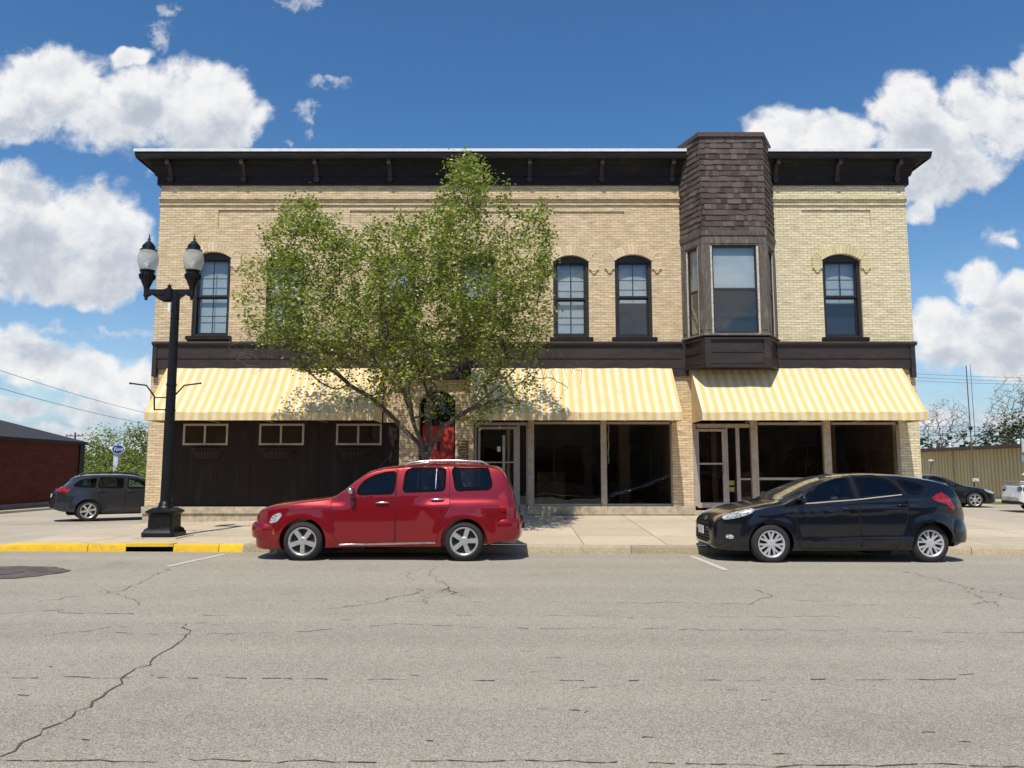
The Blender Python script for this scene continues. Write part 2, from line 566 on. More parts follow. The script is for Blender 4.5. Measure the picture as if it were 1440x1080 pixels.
def gz(x, y):                                    # pavement, lots and ground behind the kerb
    f = rz(x) + interp(x, (-9.9, -9.0), (.0, .135))
    m = interp(x, (-40, -13, -9.5, -6.4, 0, 10.6, 14, 25), (-.06, -.03, .14, .21, .345, .335, .26, .0))
    b = interp(x, (-12, 12), (-.19, -.06))
    if y < 20:
        return f + (m - f) * max(0, (y - KY) / (20 - KY))
    if y < 26:
        return m + (b - m) * (y - 20) / 6
    return b


def sheet(name, xs, ys, zf, mt, dz=0.0, label=None):
    mb = MB()
    nx, ny = len(xs), len(ys)
    mb.v = [(x, y, zf(x, y) + dz) for y in ys for x in xs]
    mb.f = [(j * nx + i, j * nx + i + 1, (j + 1) * nx + i + 1, (j + 1) * nx + i) for j in range(ny - 1) for i in range(nx - 1)]
    mb.m = [0] * len(mb.f)
    o = mb.build(name, mt, fix=False, smooth=40)
    return tag(o, label, None, None, 'structure')


def ground_mat(name, col, grain=(.35, 90), big=.12, speck=None, stain=None, joints=None, bump=.5, jcol=(.12, .10, .08), lanes=0.0, rough=.9):
    m, g, b = bsdf_mat(name)
    tc = g.n('ShaderNodeTexCoord').outputs['Object']
    fine = g.noise(tc, grain[1], 3, .7)
    mid = g.noise(tc, 14, 5, .65)
    bg = g.noise(tc, .35, 5, .6)
    f = g.math('ADD', g.lin(fine, .3, .7, 1 - grain[0], 1 + grain[0]), g.lin(bg, .3, .7, -big, big))
    f = g.math('ADD', f, g.lin(mid, .3, .7, -.09, .09))
    if lanes:       # wheel-polished bands along the street
        st = g.noise(g.vmath('MULTIPLY', tc, (.04, 1.2, 1)), 1.0, 3, .5)
        f = g.math('ADD', f, g.lin(st, .3, .7, -lanes, lanes))
    c = g.mix(1.0, (*col, 1), g.n('ShaderNodeCombineColor', ins={0: f, 1: f, 2: f}).outputs[0], 'MULTIPLY')
    if speck:
        vo = g.n('ShaderNodeTexVoronoi', ins={'Scale': speck[0], 'Randomness': 1.0, 'Vector': tc})
        sel = g.n('ShaderNodeSeparateColor', ins={0: vo.outputs['Color']}).outputs[0]
        c = g.mix(g.math('MULTIPLY', g.smooth(sel, .62, .9), speck[2]), c, speck[1])
        sel2 = g.n('ShaderNodeSeparateColor', ins={0: vo.outputs['Color']}).outputs[1]
        c = g.mix(g.math('MULTIPLY', g.smooth(sel2, .7, .95), speck[2] * 1.1), c, speck[3])
    if stain:
        s = g.smooth(g.noise(tc, stain[2], 6, .7), .5, .8)
        c = g.mix(g.math('MULTIPLY', s, stain[1]), c, stain[0])
    h = fine
    if joints:
        sp = g.n('ShaderNodeSeparateXYZ', ins={0: tc})
        mask = None
        for ax, per, off in joints:
            wv = g.math('MULTIPLY_ADD', g.noise(tc, 2, 3, .6), .02, g.math('ADD', sp.outputs[ax], off))
            fr = g.math('ABSOLUTE', g.math('SUBTRACT', g.math('FRACT', g.math('DIVIDE', wv, per)), .5))
            k = g.smooth(fr, .5 - .013 / per, .5 - .005 / per)
            mask = k if mask is None else g.math('MAXIMUM', mask, k)
        c = g.mix(g.math('MULTIPLY', mask, .8), c, jcol)
        # every flag its own tone
        vec = g.n('ShaderNodeCombineXYZ', ins={0: g.math('FLOOR', g.math('ADD', g.math('DIVIDE', g.math('ADD', sp.outputs[0], joints[0][2]), joints[0][1]), .0)),
                                               1: g.math('FLOOR', g.math('DIVIDE', g.math('ADD', sp.outputs[1], joints[-1][2]), joints[-1][1])), 2: 0.0}).outputs[0]
        wn = g.n('ShaderNodeTexWhiteNoise', ins={'Vector': vec}).outputs['Value']
        ff = g.lin(wn, 0, 1, .9, 1.09)
        c = g.mix(1.0, c, g.n('ShaderNodeCombineColor', ins={0: ff, 1: ff, 2: ff}).outputs[0], 'MULTIPLY')
        h = g.math('SUBTRACT', h, g.math('MULTIPLY', mask, 1.5))
    g.set(b.inputs['Base Color'], c)
    b.inputs['Roughness'].default_value = rough
    b.inputs['Specular IOR Level'].default_value = .25
    bn = g.n('ShaderNodeBump', ins={'Strength': bump, 'Distance': .012})
    g.set(bn.inputs['Height'], h)
    g.set(b.inputs['Normal'], bn.outputs[0])
    return m


M['road'] = ground_mat('worn_asphalt', (.372, .337, .268), (.34, 85), .07, speck=(130, (.60, .56, .46, 1), .55, (.12, .10, .075, 1)), stain=((.17, .15, .12, 1), .45, .7), bump=.9, lanes=.10)
M['walk'] = ground_mat('pavement_concrete', (.52, .44, .325), (.12, 60), .1, stain=((.27, .22, .15, 1), .4, 1.1), joints=((0, 1.52, .2), (1, 1.5, .95)), bump=.25)
M['lot_left'] = ground_mat('side_street_concrete', (.42, .37, .29), (.12, 50), .12, stain=((.25, .22, .17, 1), .5, .5), joints=((0, 3.6, .4), (1, 4.0, 1.2)), bump=.3)
M['lot_right'] = ground_mat('lot_concrete', (.44, .385, .30), (.15, 50), .12, stain=((.25, .22, .17, 1), .5, .4), joints=((0, 4.2, 1.0), (1, 4.5, .6)), bump=.3)
M['far'] = ground_mat('far_ground', (.16, .17, .07), (.3, 2), .2, bump=.1)
M['kerb'] = ground_mat('kerb_concrete', (.40, .335, .22), (.35, 60), .15, stain=((.17, .13, .08, 1), .6, 2.5), joints=((0, 3.05, .9),), bump=.5)
M['kerb_y'] = ground_mat('yellow_kerb_paint', (.80, .50, .035), (.1, 40), .08, stain=((.38, .27, .10, 1), .85, 4.0), joints=((0, 2.35, .55),), bump=.4, jcol=(.2, .13, .04))
M['grass'] = simple('lot_grass', (.10, .14, .03), .9, var=.4, scale=6)
M['crack'] = simple('open_crack', (.085, .072, .055), .95, var=.3, scale=20)
M['road_paint'] = simple('worn_white_line', (.55, .53, .47), .8, var=.2, scale=25, dirt=((.3, .27, .22), .7))

xs_road = [-150, -60, -30, -20, -14, -9.9] + list(np.linspace(-9, 30, 14)) + [60, 150]
sheet('road', xs_road, [-60, -20, -6, 0, 4, 8, 12, KY + .02], lambda x, y: rz(x), M['road'], label='worn pale asphalt street')
sheet('sidewalk', list(np.linspace(-9.6, 11.6, 45)), list(np.linspace(KY + .16, 20.4, 14)), gz, M['walk'], label='beige concrete pavement')
sheet('side_street', [-150, -60, -30, -22, -17, -13, -11.5, -10.5, -9.9, -9.6], [KY + .02] + list(np.linspace(KY + .16, 20, 6)) + [22, 24, 26, 40, 70], gz, M['lot_left'])
sheet('parking_lot', [11.6, 13, 14, 17, 20, 25, 40, 70, 150], list(np.linspace(KY + .16, 20, 6)) + [22, 24, 26, 40, 70], gz, M['lot_right'])
sheet('yard', list(np.linspace(-9.6, 11.6, 8)), [20.4, 26, 50, 70], gz, M['lot_left'], dz=-.03)
sheet('ground', [-3000, -150, 150, 3000], [70, 200, 3000], lambda x, y: interp(x, (-12, 12), (-.19, -.06)), M['far'])
sheet('grass_strip', list(np.linspace(22.3, 29, 6)), [36, 39.5], lambda x, y: gz(x, y) + .004, M['grass'])


def kerb_run(name, x0, x1, mt, lift=None, label=None):
    n = max(2, int((x1 - x0) / .4))
    rs = []
    for i in range(n + 1):
        x = x0 + (x1 - x0) * i / n
        h = gz(x, KY) - rz(x)
        b, t = rz(x) - .02, rz(x) + max(.006, h)
        r = min(.03, max(.002, h * .3))
        rs.append([(x, KY - .012, b), (x, KY, t - r), (x, KY + r * .4, t - r * .3), (x, KY + r, t), (x, KY + .16, t + .001), (x, KY + .16, b)])
    return tag(MB().rings(rs).build(name, mt, smooth=50), label, None, None, 'structure')


GX0, GX1 = GP(168, 775, .06).x, GP(236, 775, .06).x       # the storm inlet
YEND = GP(340, 772, .08).x
kerb_run('kerb', -9.9, GX0, M['kerb_y'], label='yellow painted kerb left of the inlet')
kerb_run('kerb', GX1, YEND, M['kerb_y'], label='yellow painted kerb right of the inlet')
kerb_run('kerb', YEND, 60, M['kerb'], label='bare concrete kerb')
inlet = thing('storm_drain_inlet', 'black open storm drain slot in the yellow kerb beside the lamp post', 'drain inlet', ((GX0 + GX1) / 2, KY, .1))
zt = gz(GX0, KY)
MB().box(GX0 + .002, GX1 - .002, KY - .02, KY + .158, zt - .045, zt + .012).build('hood_slab', M['kerb_y'], inlet)
mb = MB()
mb.box(GX0, GX1, KY + .6, KY + .63, -.5, zt - .05)
mb.box(GX0 - .03, GX0, KY + .0, KY + .6, -.5, zt - .05).box(GX1, GX1 + .03, KY + .0, KY + .6, -.5, zt - .05)
mb.box(GX0, GX1, KY + .03, KY + .6, -.5, -.45)
mb.build('drain_pit', M['underside'], inlet)

# cracks: open, dark and ragged, following the ones in the street
random.seed(11)
mbk = MB()


def crack(px, w=.012, jit=.035, gap=0.0):
    pts = [GP(u, v) for u, v in px]
    fine = []
    for a, b in zip(pts, pts[1:]):
        n = max(2, int((b - a).length / .09))
        for i in range(n):
            p = a.lerp(b, i / n)
            fine.append(p + Vector((random.gauss(0, jit), random.gauss(0, jit * .6), 0)))
    fine.append(pts[-1])
    wx = wy = 0.0           # the line wanders
    for i, p in enumerate(fine):
        wx, wy = wx * .93 + random.gauss(0, jit * .45), wy * .93 + random.gauss(0, jit * .45)
        fine[i] = p + Vector((wx, wy, 0))
    for a, b in zip(fine, fine[1:]):
        if random.random() < gap:
            continue
        d = (b - a)
        if d.length < 1e-5:
            continue
        nr = Vector((-d.y, d.x, 0)).normalized()
        w0, w1 = w * random.uniform(.1, 1.15), w * random.uniform(.1, 1.15)
        z = lambda p: Vector((p.x, p.y, rz(p.x) + .004))
        mbk.quad(z(a - nr * w0 / 2), z(b - nr * w1 / 2), z(b + nr * w1 / 2), z(a + nr * w0 / 2))


crack([(0, 1071), (60, 1030), (130, 985), (170, 955), (215, 925), (252, 897), (258, 890), (250, 885), (258, 880)], .017, .018)
crack([(-200, 1074), (300, 1073), (720, 1072), (1100, 1073), (1640, 1074)], .012, .02, .08)
crack([(-100, 958), (200, 957), (700, 957), (1000, 955), (1560, 953)], .016, .012, .55)
crack([(0, 953), (260, 953), (480, 958)], .014, .03, .7)
crack([(60, 849), (130, 838), (170, 833), (200, 820), (240, 802)], .013)
crack([(-80, 866), (20, 865), (80, 860), (100, 864), (190, 866), (320, 868)], .013, .03, .25)
crack([(140, 833), (182, 845), (190, 855)], .01)
crack([(100, 892), (240, 894), (400, 890), (560, 878), (760, 885), (840, 883), (960, 883), (1200, 884), (1560, 890)], .012, .03, .35)
crack([(330, 846), (480, 847), (700, 847), (860, 848), (960, 847), (1060, 849)], .012, .02, .3)
crack([(0, 904), (200, 880), (420, 876), (740, 866), (960, 866), (1250, 868), (1420, 866)], .009, .03, .55)
crack([(460, 857), (520, 849), (540, 841), (590, 834), (588, 829)], .014)
crack([(618, 834), (626, 830), (623, 826), (640, 836), (660, 840)], .016)
crack([(620, 818), (625, 828), (600, 840), (590, 850)], .01)
crack([(630, 793), (612, 805), (618, 820)], .009)
crack([(600, 798), (575, 806), (573, 817)], .008)
crack([(1210, 795), (1270, 802), (1310, 812), (1360, 824), (1420, 838), (1500, 846)], .012)
crack([(1330, 815), (1380, 838), (1395, 846)], .009)
crack([(1362, 848), (1390, 843), (1400, 850)], .013)
crack([(1060, 850), (1075, 842), (1085, 838), (1075, 832), (1065, 828)], .013)
crack([(1085, 840), (1130, 843), (1160, 846)], .009)
crack([(60, 798), (130, 787), (170, 783)], .009, .02)
crack([(1170, 850), (1250, 850)], .011)
for _ in range(34):
    u, v = random.uniform(0, 1440), random.uniform(860, 1060)
    w = random.uniform(5, 26)
    crack([(u, v), (u + w, v + random.uniform(-1.5, 1.5))], random.uniform(.006, .014), .012, .15)
tag(mbk.build('road_cracks', M['crack'], fix=False), 'dark cracks in the asphalt', None, None, 'structure')

mbk = MB()
for (u0, v0, u1, v1) in ((235, 799, 316, 781), (972, 781, 1022, 801)):
    a, b = GP(u0, v0), GP(u1, v1)
    w = .055
    z = lambda p, dx: (p.x + dx, p.y, rz(p.x) + .005)
    mbk.quad(z(a, -w), z(a, w), z(b, w), z(b, -w))
tag(mbk.build('road_markings', M['road_paint'], fix=False), 'white parking bay lines', None, None, 'structure')

# manhole with its dark patch, cut by the left edge of the photo
mh = GP(0, 809)
mt_ = thing('manhole_cover', 'round dark manhole patch in the street near the left kerb', 'manhole', (mh.x, mh.y, rz(mh.x)))
mbp_ = MB()
for k in range(72):
    A_, B_ = (2 * pi * k / 72, 2 * pi * (k + 1) / 72)
    rr_ = lambda a: .80 + .05 * sin(3 * a + 1) + .03 * sin(7 * a) + .02 * sin(17 * a + 2)
    zz_ = rz(mh.x) + .006
    mbp_.quad(*[(mh.x + r_ * cos(a_), mh.y + r_ * sin(a_), zz_) for r_, a_ in ((.30, A_), (rr_(A_), A_), (rr_(B_), B_), (.30, B_))])
mbp_.build('tar_patch', simple('tar_patch', (.10, .085, .072), .9, var=.6, scale=4, bump=.5, dirt=((.24, .21, .17), .6)), mt_, fix=False)
MB().lathe([(.29, -.02), (.29, .010), (.26, .014), (.01, .014)], 32, (mh.x, mh.y, rz(mh.x))).build('cover', simple('rusty_iron', (.13, .11, .10), .7, metal=.4, var=.4, scale=30, bump=.3), mt_)

# ================================================================ THE BUILDING
YF = 20.0
XL, XR = -9.45, 10.58
BLD = thing('corner_building', 'two storey tan brick corner building with brown cornice and striped awnings', 'building', (.5, YF, .25))


def rect(u0, u1, v0, v1, Y=YF):
    vm = (v0 + v1) / 2
    return P(u0, vm, Y).x, P(u1, vm, Y).x, PZ(v1, Y), PZ(v0, Y)


def wall(mb, x0, x1, z0, z1, y, holes):
    """front wall facing -y with holes (x0, x1, z0, z1, depth, rise)"""
    X = sorted({x0, x1, *[h[0] for h in holes], *[h[1] for h in holes]})
    Z = sorted({z0, z1, *[h[2] for h in holes], *[h[3] for h in holes]})
    for a, b in zip(X, X[1:]):
        for c, d in zip(Z, Z[1:]):
            xm, zm = (a + b) / 2, (c + d) / 2
            if any(h[0] < xm < h[1] and h[2] < zm < h[3] for h in holes):
                continue
            mb.quad((a, y, c), (b, y, c), (b, y, d), (a, y, d))
    for (a, b, c, d, dep, rise) in holes:
        yb = y + dep
        prof = [(a, c)]
        if rise:
            arc = arch_pts(a, b, d, rise)
            prof = [(a, c)] + arc + [(b, c)]
            n = len(arc) // 2
            for i in range(n):
                mb.add([(a, y, d), (arc[i][0], y, arc[i][1]), (arc[i + 1][0], y, arc[i + 1][1])], [(0, 1, 2)])
            for i in range(n, len(arc) - 1):
                mb.add([(b, y, d), (arc[i][0], y, arc[i][1]), (arc[i + 1][0], y, arc[i + 1][1])], [(0, 1, 2)])
        else:
            prof = [(a, c), (a, d), (b, d), (b, c)]
        for p, q in zip(prof, prof[1:] + prof[:1]):
            mb.quad((p[0], y, p[1]), (q[0], y, q[1]), (q[0], yb, q[1]), (p[0], yb, p[1]))


def arch_pts(a, b, top, rise, n=12):
    h, xc = (b - a) / 2, (a + b) / 2
    R = (h * h + rise * rise) / (2 * rise)
    th = math.asin(h / R)
    return [(xc + R * sin(-th + 2 * th * i / n), top - R + R * cos(-th + 2 * th * i / n)) for i in range(n + 1)]


WINS = [(271, 323, 354, 473, 'four'), (374, 427, 356, 474, 'four'), (533, 584, 358, 474, 'four'), (647, 699, 358, 474, 'four'),
        (778, 828, 359, 475, 'four'), (865, 917, 358, 475, 'upper'), (1158, 1212, 357, 475, 'upper')]
PANELS = [(307, 410, 295, 314), (492, 598, 296, 315), (628, 735, 297, 315), (778, 878, 297, 316), (1128, 1224, 295, 314)]
ZB = PZ(482, YF)              # foot of the upper brick
ZT = PZ(256, YF)
XM = 5.7                      # behind the bay the tan brick changes to painted brick
RISE = .17
whole = []
for u0, u1, v0, v1, kind in WINS:
    x0, x1, z0, z1 = rect(u0, u1, v0, v1)
    whole.append((x0, x1, z0, z1, .16, RISE))
pan = []
for u0, u1, v0, v1 in PANELS:
    x0, x1, z0, z1 = rect(u0, u1, v0, v1)
    pan.append((x0, x1, z0 - .12, z1, .035, 0))
for (a, b, mt, lab) in ((XL, XM, M['brick'], None), (XM, XR, M['brick_pale'], 'paler yellow painted brick wall right of the bay')):
    mb = MB()
    hs = [h for h in whole + pan if a <= (h[0] + h[1]) / 2 < b]
    wall(mb, a, b, ZB, ZT, YF, hs)
    for h in hs:
        if h[5] == 0:          # recessed panel: slopes back out to the wall at its foot
            mb.quad((h[0], YF + .035, h[2]), (h[1], YF + .035, h[2]), (h[1], YF + .035, h[3]), (h[0], YF + .035, h[3]))
    if b == XR:
        mb.box(P(1268, 650, YF).x, XR, YF, YF + .4, 0.0, ZB + .02)
    else:
        mb.box(XL, P(228, 650, YF).x, YF, YF + .4, PZ(712, YF), ZB + .02)
        mb.box(P(946, 650, YF).x, P(975, 650, YF).x, YF, YF + .4, 0.1, ZB + .02)
        dx0, dx1, dz0, dz1 = rect(588, 640, 548, 725)
        mb.box(P(538, 650, YF).x, P(561, 650, YF).x - .002, YF, YF + .4, PZ(594, YF), ZB + .02)
        wall(mb, P(561, 650, YF).x, P(666, 650, YF).x, 0.1, ZB + .02, YF, [(dx0, dx1, dz0 - .05, dz1, .4, .33)])
    tag(mb.build('brick_wall', mt, BLD), lab)
mb = MB()
mb.quad((XL, YF + .4, 0), (XL, YF + 26, 0), (XL, YF + 26, ZT), (XL, YF + .4, ZT)).quad((XL, YF, ZB), (XL, YF + .4, ZB), (XL, YF + .4, ZT), (XL, YF, ZT))
mb.build('side_wall', M['brick_side'], BLD, fix=False)
mb = MB()
mb.quad((XR, YF + .4, 0), (XR, YF + 26, 0), (XR, YF + 26, ZT), (XR, YF + .4, ZT)).quad((XR, YF, ZB), (XR, YF + .4, ZB), (XR, YF + .4, ZT), (XR, YF, ZT))
mb.build('side_wall', M['brick_side'], BLD, fix=False)
MB().box(XL + .05, XR - .05, YF + 25.6, YF + 26, 0, ZT).build('rear_wall', M['brick'], BLD)

# string course: two thin ledges right across
mb = MB()
for a, b in ((XL - .02, 4.5), (6.95, XR + .02)):
    if a > 0:
        mb.build('string_course', M['brick'], BLD)
        mb = MB()
    z = PZ(281, YF)
    mb.box(a, b, YF - .035, YF + .05, z - .07, z)
    mb.box(a, b, YF - .075, YF + .05, z, z + .055)
    mb.box(a, b, YF - .03, YF + .05, z - .16, z - .11)
mb.build('string_course', M['brick_pale'], BLD)

# ---- cornice
CO = .46
z_lip, z_fb = PZ(213, YF - CO), PZ(220, YF - CO)
prof = [(.0, ZT - .1), (.07, ZT - .1), (.07, PZ(249, YF - .07)), (.11, PZ(247, YF - .1)), (.14, PZ(245, YF - .1) + .06), (.20, z_fb - .10), (.28, z_fb - .035), (.38, z_fb - .01),
        (.405, z_fb - .01), (.405, z_fb - .04), (.425, z_fb - .04), (.44, z_fb + .0), (CO - .01, z_fb + .05), (CO, z_lip), (.0, z_lip)]
for xa, xb, left in ((XL, 4.62, True), (6.78, XR, False)):
    rs = []
    k = 1.18
    if left:
        rs.append([(xa - o * k, YF + 9, z) for o, z in prof])
        rs.append([(xa - o * k, YF - o, z) for o, z in prof])
        rs.append([(xb, YF - o, z) for o, z in prof])
    else:
        rs.append([(xa, YF - o, z) for o, z in prof])
        rs.append([(xb + o * k, YF - o, z) for o, z in prof])
        rs.append([(xb + o * k, YF + 9, z) for o, z in prof])
    mbc = MB().rings(rs)
    co = mbc.build('cornice', M['brown_old'], BLD, smooth=30)
    us = (236, 340, 443, 547, 642, 745, 847, 947) if left else (1094, 1181, 1266)
    for u in us:
        x = P(u, 240, YF - .3).x
        b = MB()
        w = .05
        pr = [(.08, ZT - .04), (.13, ZT - .04), (.15, ZT + .06), (.12, ZT + .10), (.14, PZ(248, YF)), (.22, z_fb - .16), (.31, z_fb - .10), (.32, z_fb - .18), (.38, z_fb - .16), (.395, z_fb - .02), (.17, z_fb - .02), (.075, z_fb - .12)]
        pr2 = [(YF - o, z) for o, z in pr]
        b.extr(pr2, 'x', x - w, x + w)
        b.box(x - .075, x + .075, YF - .15, YF - .075, PZ(256, YF) - .0, PZ(253, YF) + .02)
        b.build('bracket', M['brown'], co)
    f = MB()
    za = z_lip
    x0, x1 = (xa - CO * k - .02, xb) if left else (xa, xb + CO * k + .02)
    f.box(x0, x1, YF - CO - .02, YF + 2.0, za, za + .075)
    f.build('flashing', M['flash'], co)
MB().box(XL + .1, XR - .1, YF + 1.9, YF + 25.7, ZT - .3, ZT - .1).build('roof', simple('tar_roof', (.05, .05, .05), .9), BLD)

# ---- belt board over the shops
mb = MB()
segs = ((XL + .07, 4.46), (6.92, XR - .03))
zt0, zt1, zm, zb = PZ(480, YF - .16), PZ(487, YF - .12), PZ(505, YF - .1), PZ(518, YF - .1)
for a, b in segs:
    mb.extr([(YF + .02, zt0 + .03), (YF - .14, zt0), (YF - .17, zt0 - .03), (YF - .17, zt0 - .06), (YF - .12, zt0 - .10), (YF + .02, zt0 - .10)], 'x', a - (.03 if a < 0 else 0), b + (.03 if b > 9 else 0))
    mb.box(a + .02, b - .02, YF - .10, YF + .05, zm + .015, zt0 - .08)
    mb.box(a + .02, b - .02, YF - .085, YF + .05, zb, zm)
mb.box(4.3, 7.1, YF - .08, YF + .05, zb, zt0)
mb.box(XL + .055, XL + .17, YF - .125, YF + .05, PZ(530, YF), zt0 - .09)
mb.box(XR - .16, XR - .045, YF - .125, YF + .05, PZ(531, YF), zt0 - .09)
mb.box(4.13, 4.62, YF - .075, YF + .05, PZ(529, YF), zb + .02)
mb.build('belt_board', M['brown'], BLD)
# black board over the middle door
x0, x1, z0, z1 = rect(553, 663, 508, 533, YF - .15)
mb = MB().box(x0, x1, YF - .16, YF + .02, z0 + .03, z1)
mb.box(x0 - .01, x1 + .01, YF - .18, YF + .02, z0, z0 + .03)
mb.build('door_board', M['brown_old'], BLD)

# ---- upper windows
for (u0, u1, v0, v1, kind), h in zip(WINS, whole):
    x0, x1, z0, z1 = h[:4]
    pale = x0 > XM
    xc = (x0 + x1) / 2
    yi = YF + .07
    f = MB()
    fw = .085
    zs = z1 - RISE                    # springing
    f.box(x0, x0 + fw, yi, yi + .14, z0, zs + .02).box(x1 - fw, x1, yi, yi + .14, z0, zs + .02)
    f.box(x0 + fw, x1 - fw, yi, yi + .14, z0, z0 + .07)
    arc = arch_pts(x0 + .002, x1 - .002, z1 - .003, RISE)
    f.extr([(x1 - .002, zs - .03), (x0 + .002, zs - .03)] + arc, 'y', yi + .005, yi + .12)
    gx0, gx1, gz0, gz1 = x0 + fw, x1 - fw, z0 + .07, zs - .03
    zmid = gz0 + (gz1 - gz0) * (.5 if kind == 'four' else .52)
    sw = .04
    for za, zb_, y in ((gz0, zmid, yi + .09), (zmid, gz1, yi + .05)):
        f.box(gx0, gx0 + sw, y, y + .04, za, zb_).box(gx1 - sw, gx1, y, y + .04, za, zb_)
        f.box(gx0 + sw, gx1 - sw, y, y + .04, za, za + .05).box(gx0 + sw, gx1 - sw, y, y + .04, zb_ - .045, zb_)
    wo = f.build('window', M['frame_black'], BLD)
    for k, (za, zb_, y) in enumerate(((gz0, zmid, yi + .09), (zmid, gz1, yi + .05))):
        p = MB().box(gx0 + sw, gx1 - sw, y + .018, y + .022, za + .05, zb_ - .045)
        p.build('pane', M['glass'], wo)
        if kind == 'four' or k == 1:
            q = MB()
            q.box(xc - .011, xc + .011, y + .004, y + .017, za + .05, zb_ - .045)
            zz = (za + zb_) / 2
            q.box(gx0 + sw, xc - .012, y + .006, y + .017, zz - .009, zz + .009).box(xc + .012, gx1 - sw, y + .006, y + .017, zz - .009, zz + .009)
            q.build('glazing_bars', M['frame_black'], wo)
    yb = yi + .20
    bl = MB()
    zlow = gz0 + (.02 if u0 < 400 else .1 if u0 in (778,) else .9) * 1.0
    z = gz1
    while z > zlow:
        bl.quad((gx0, yb, z), (gx1, yb, z), (gx1, yb - .010, z - .025), (gx0, yb - .010, z - .025))
        z -= .027
    bl.build('blind', M['blind'], wo, fix=False)
    MB().box(x0, x1, yb + .12, yb + .16, z0, z1).build('gloom_backing', M['dark_in'], wo)  # sheet painted near-black in place of the unlit room
    s = MB().box(x0 - .10, x1 + .10, YF - .11, YF + .16, z0 - .10, z0 - .002).box(x0 - .06, x1 + .06, YF - .07, YF + .05, z0 - .15, z0 - .1)
    s.build('sill', M['brown_old'], wo)
    # brick hood
    hm = MB()
    hh = (x1 - x0) / 2
    Ri = (hh * hh + RISE * RISE) / (2 * RISE)
    Ro = Ri + .25
    zc = z1 - Ri
    th = math.asin(hh / Ri)
    n = 13
    for i in range(n):
        a0, a1 = -th + 2 * th * i / n + .003, -th + 2 * th * (i + 1) / n - .003
        hm.extr([(xc + Ri * sin(a0), zc + Ri * cos(a0)), (xc + Ro * sin(a0), zc + Ro * cos(a0)), (xc + Ro * sin(a1), zc + Ro * cos(a1)), (xc + Ri * sin(a1), zc + Ri * cos(a1))], 'y', YF - .04, YF + .03)
    a0 = th
    while a0 < th * 1.62 and (xx := xc + Ro * sin(a0)) < xc + hh + .32:
        pass
        break
    xo = hh + .27
    for sgn in (-1, 1):
        zi = zc + sqrt(Ri * Ri - hh * hh)
        xs0 = Ro * sin(th)
        rows = []
        ze = PZ(378, YF) if u0 > 300 or True else 0
        ze = z1 - .40
        zr = ze
        while zr < zi + .30:
            top = min(zr + .062, 9)
            # clip to the outer arc and to the last voussoir
            xa = hh + .004
            xb = xo
            ya = lambda xq: zc + sqrt(max(0, Ro * Ri / Ri * Ro - xq * xq))
            if zr + .062 > zi:
                sl = (xs0 - hh) / max(1e-6, (zc + Ro * cos(th)) - zi)
                xa = hh + max(0, (zr - zi)) * sl + .012
            lim = ya(xb)
            if zr + .03 > lim:
                # narrow to where the arc still covers this course
                q = Ro * Ro - (zr + .05 - zc) ** 2
                xb = min(xb, sqrt(q)) if q > 0 else 0
            if xb - xa > .03:
                xa_, xb_ = xc + sgn * xa, xc + sgn * xb
                hm.box(min(xa_, xb_), max(xa_, xb_), YF - .04, YF + .03, zr, zr + .06)
            zr += .0665
        for k, (w, zz) in enumerate(((.14, ze - .05), (.08, ze - .10))):
            c = xc + sgn * (hh + .14)
            hm.box(c - w / 2, c + w / 2, YF - .045 + k * .008, YF + .03, zz, zz + .046)
    hm.build('hood_mould', M['voussoir_pale' if pale else 'voussoir'], wo)
# ---- bay window
BY = YF - .82                                    # its front plane
bxl, bxr = P(959, 430, YF).x, P(1093, 430, YF).x
fxl, fxr = P(990, 440, BY).x, P(1081, 440, BY).x
PL = [(bxl, YF + .02), (fxl, BY), (fxr, BY), (bxr, YF + .02)]


def bay_ring(z, e=0.0):
    return [(bxl - e, YF + .02, z), (fxl - e * .6, BY - e, z), (fxr + e * .6, BY - e, z), (bxr + e, YF + .02, z)]


zb0, zb1 = PZ(516, BY), PZ(474, BY)
zs1, zh0, zh1 = PZ(470, BY), PZ(342, BY), PZ(326, BY)
zc0, zc1 = PZ(193, BY), PZ(187, BY)
mb = MB().rings([bay_ring(zb0 + .02, -.03), bay_ring(zb1 - .02, -.03)])
FACES = [(PL[0], PL[1]), (PL[1], PL[2]), (PL[2], PL[3])]
for p0, p1 in FACES:                             # boards and panels of the skirt; outwards is -d along the left normal
    L = (Vector(p1) - Vector(p0)).length
    zm = zb0 + (zb1 - zb0) * .55
    mb.obox(p0, p1, .0, L, zb0, zb0 + .07, -.04, .025)
    mb.obox(p0, p1, .0, L, zb1 - .06, zb1, -.04, .02)
    mb.obox(p0, p1, .0, .15, zb0 + .07, zb1 - .06, -.04, .012).obox(p0, p1, L - .15, L, zb0 + .07, zb1 - .06, -.04, .012)
    mb.obox(p0, p1, .15, L - .15, zm - .035, zm + .0, -.04, .016)
    mb.obox(p0, p1, .15, L - .15, zm - .33, zm - .035, -.04, -.002)
BAY = tag(mb.build('bay_window', M['brown'], BLD), 'projecting bay with weathered posts and a shingled top')
mb = MB().rings([bay_ring(zs1 - .03, .05), bay_ring(zs1, .05), bay_ring(zs1 + .03, .0)])
mb.build('sill', M['weather'], BAY)
mb = MB()
for i, (p0, p1) in enumerate(FACES):
    L = (Vector(p1) - Vector(p0)).length
    w = .19 if i != 1 else .20
    for s0, s1 in ((.0, w), (L - w, L)):
        mb.obox(p0, p1, s0, s1, zs1 + .02, zh0, -.12, .0)
        mb.obox(p0, p1, s0 + .03, s1 - .03, zs1 + .12, zh0 - .1, -.02, .012)
    mb.obox(p0, p1, w, L - w, zh0 - .04, zh0, -.12, -.01)
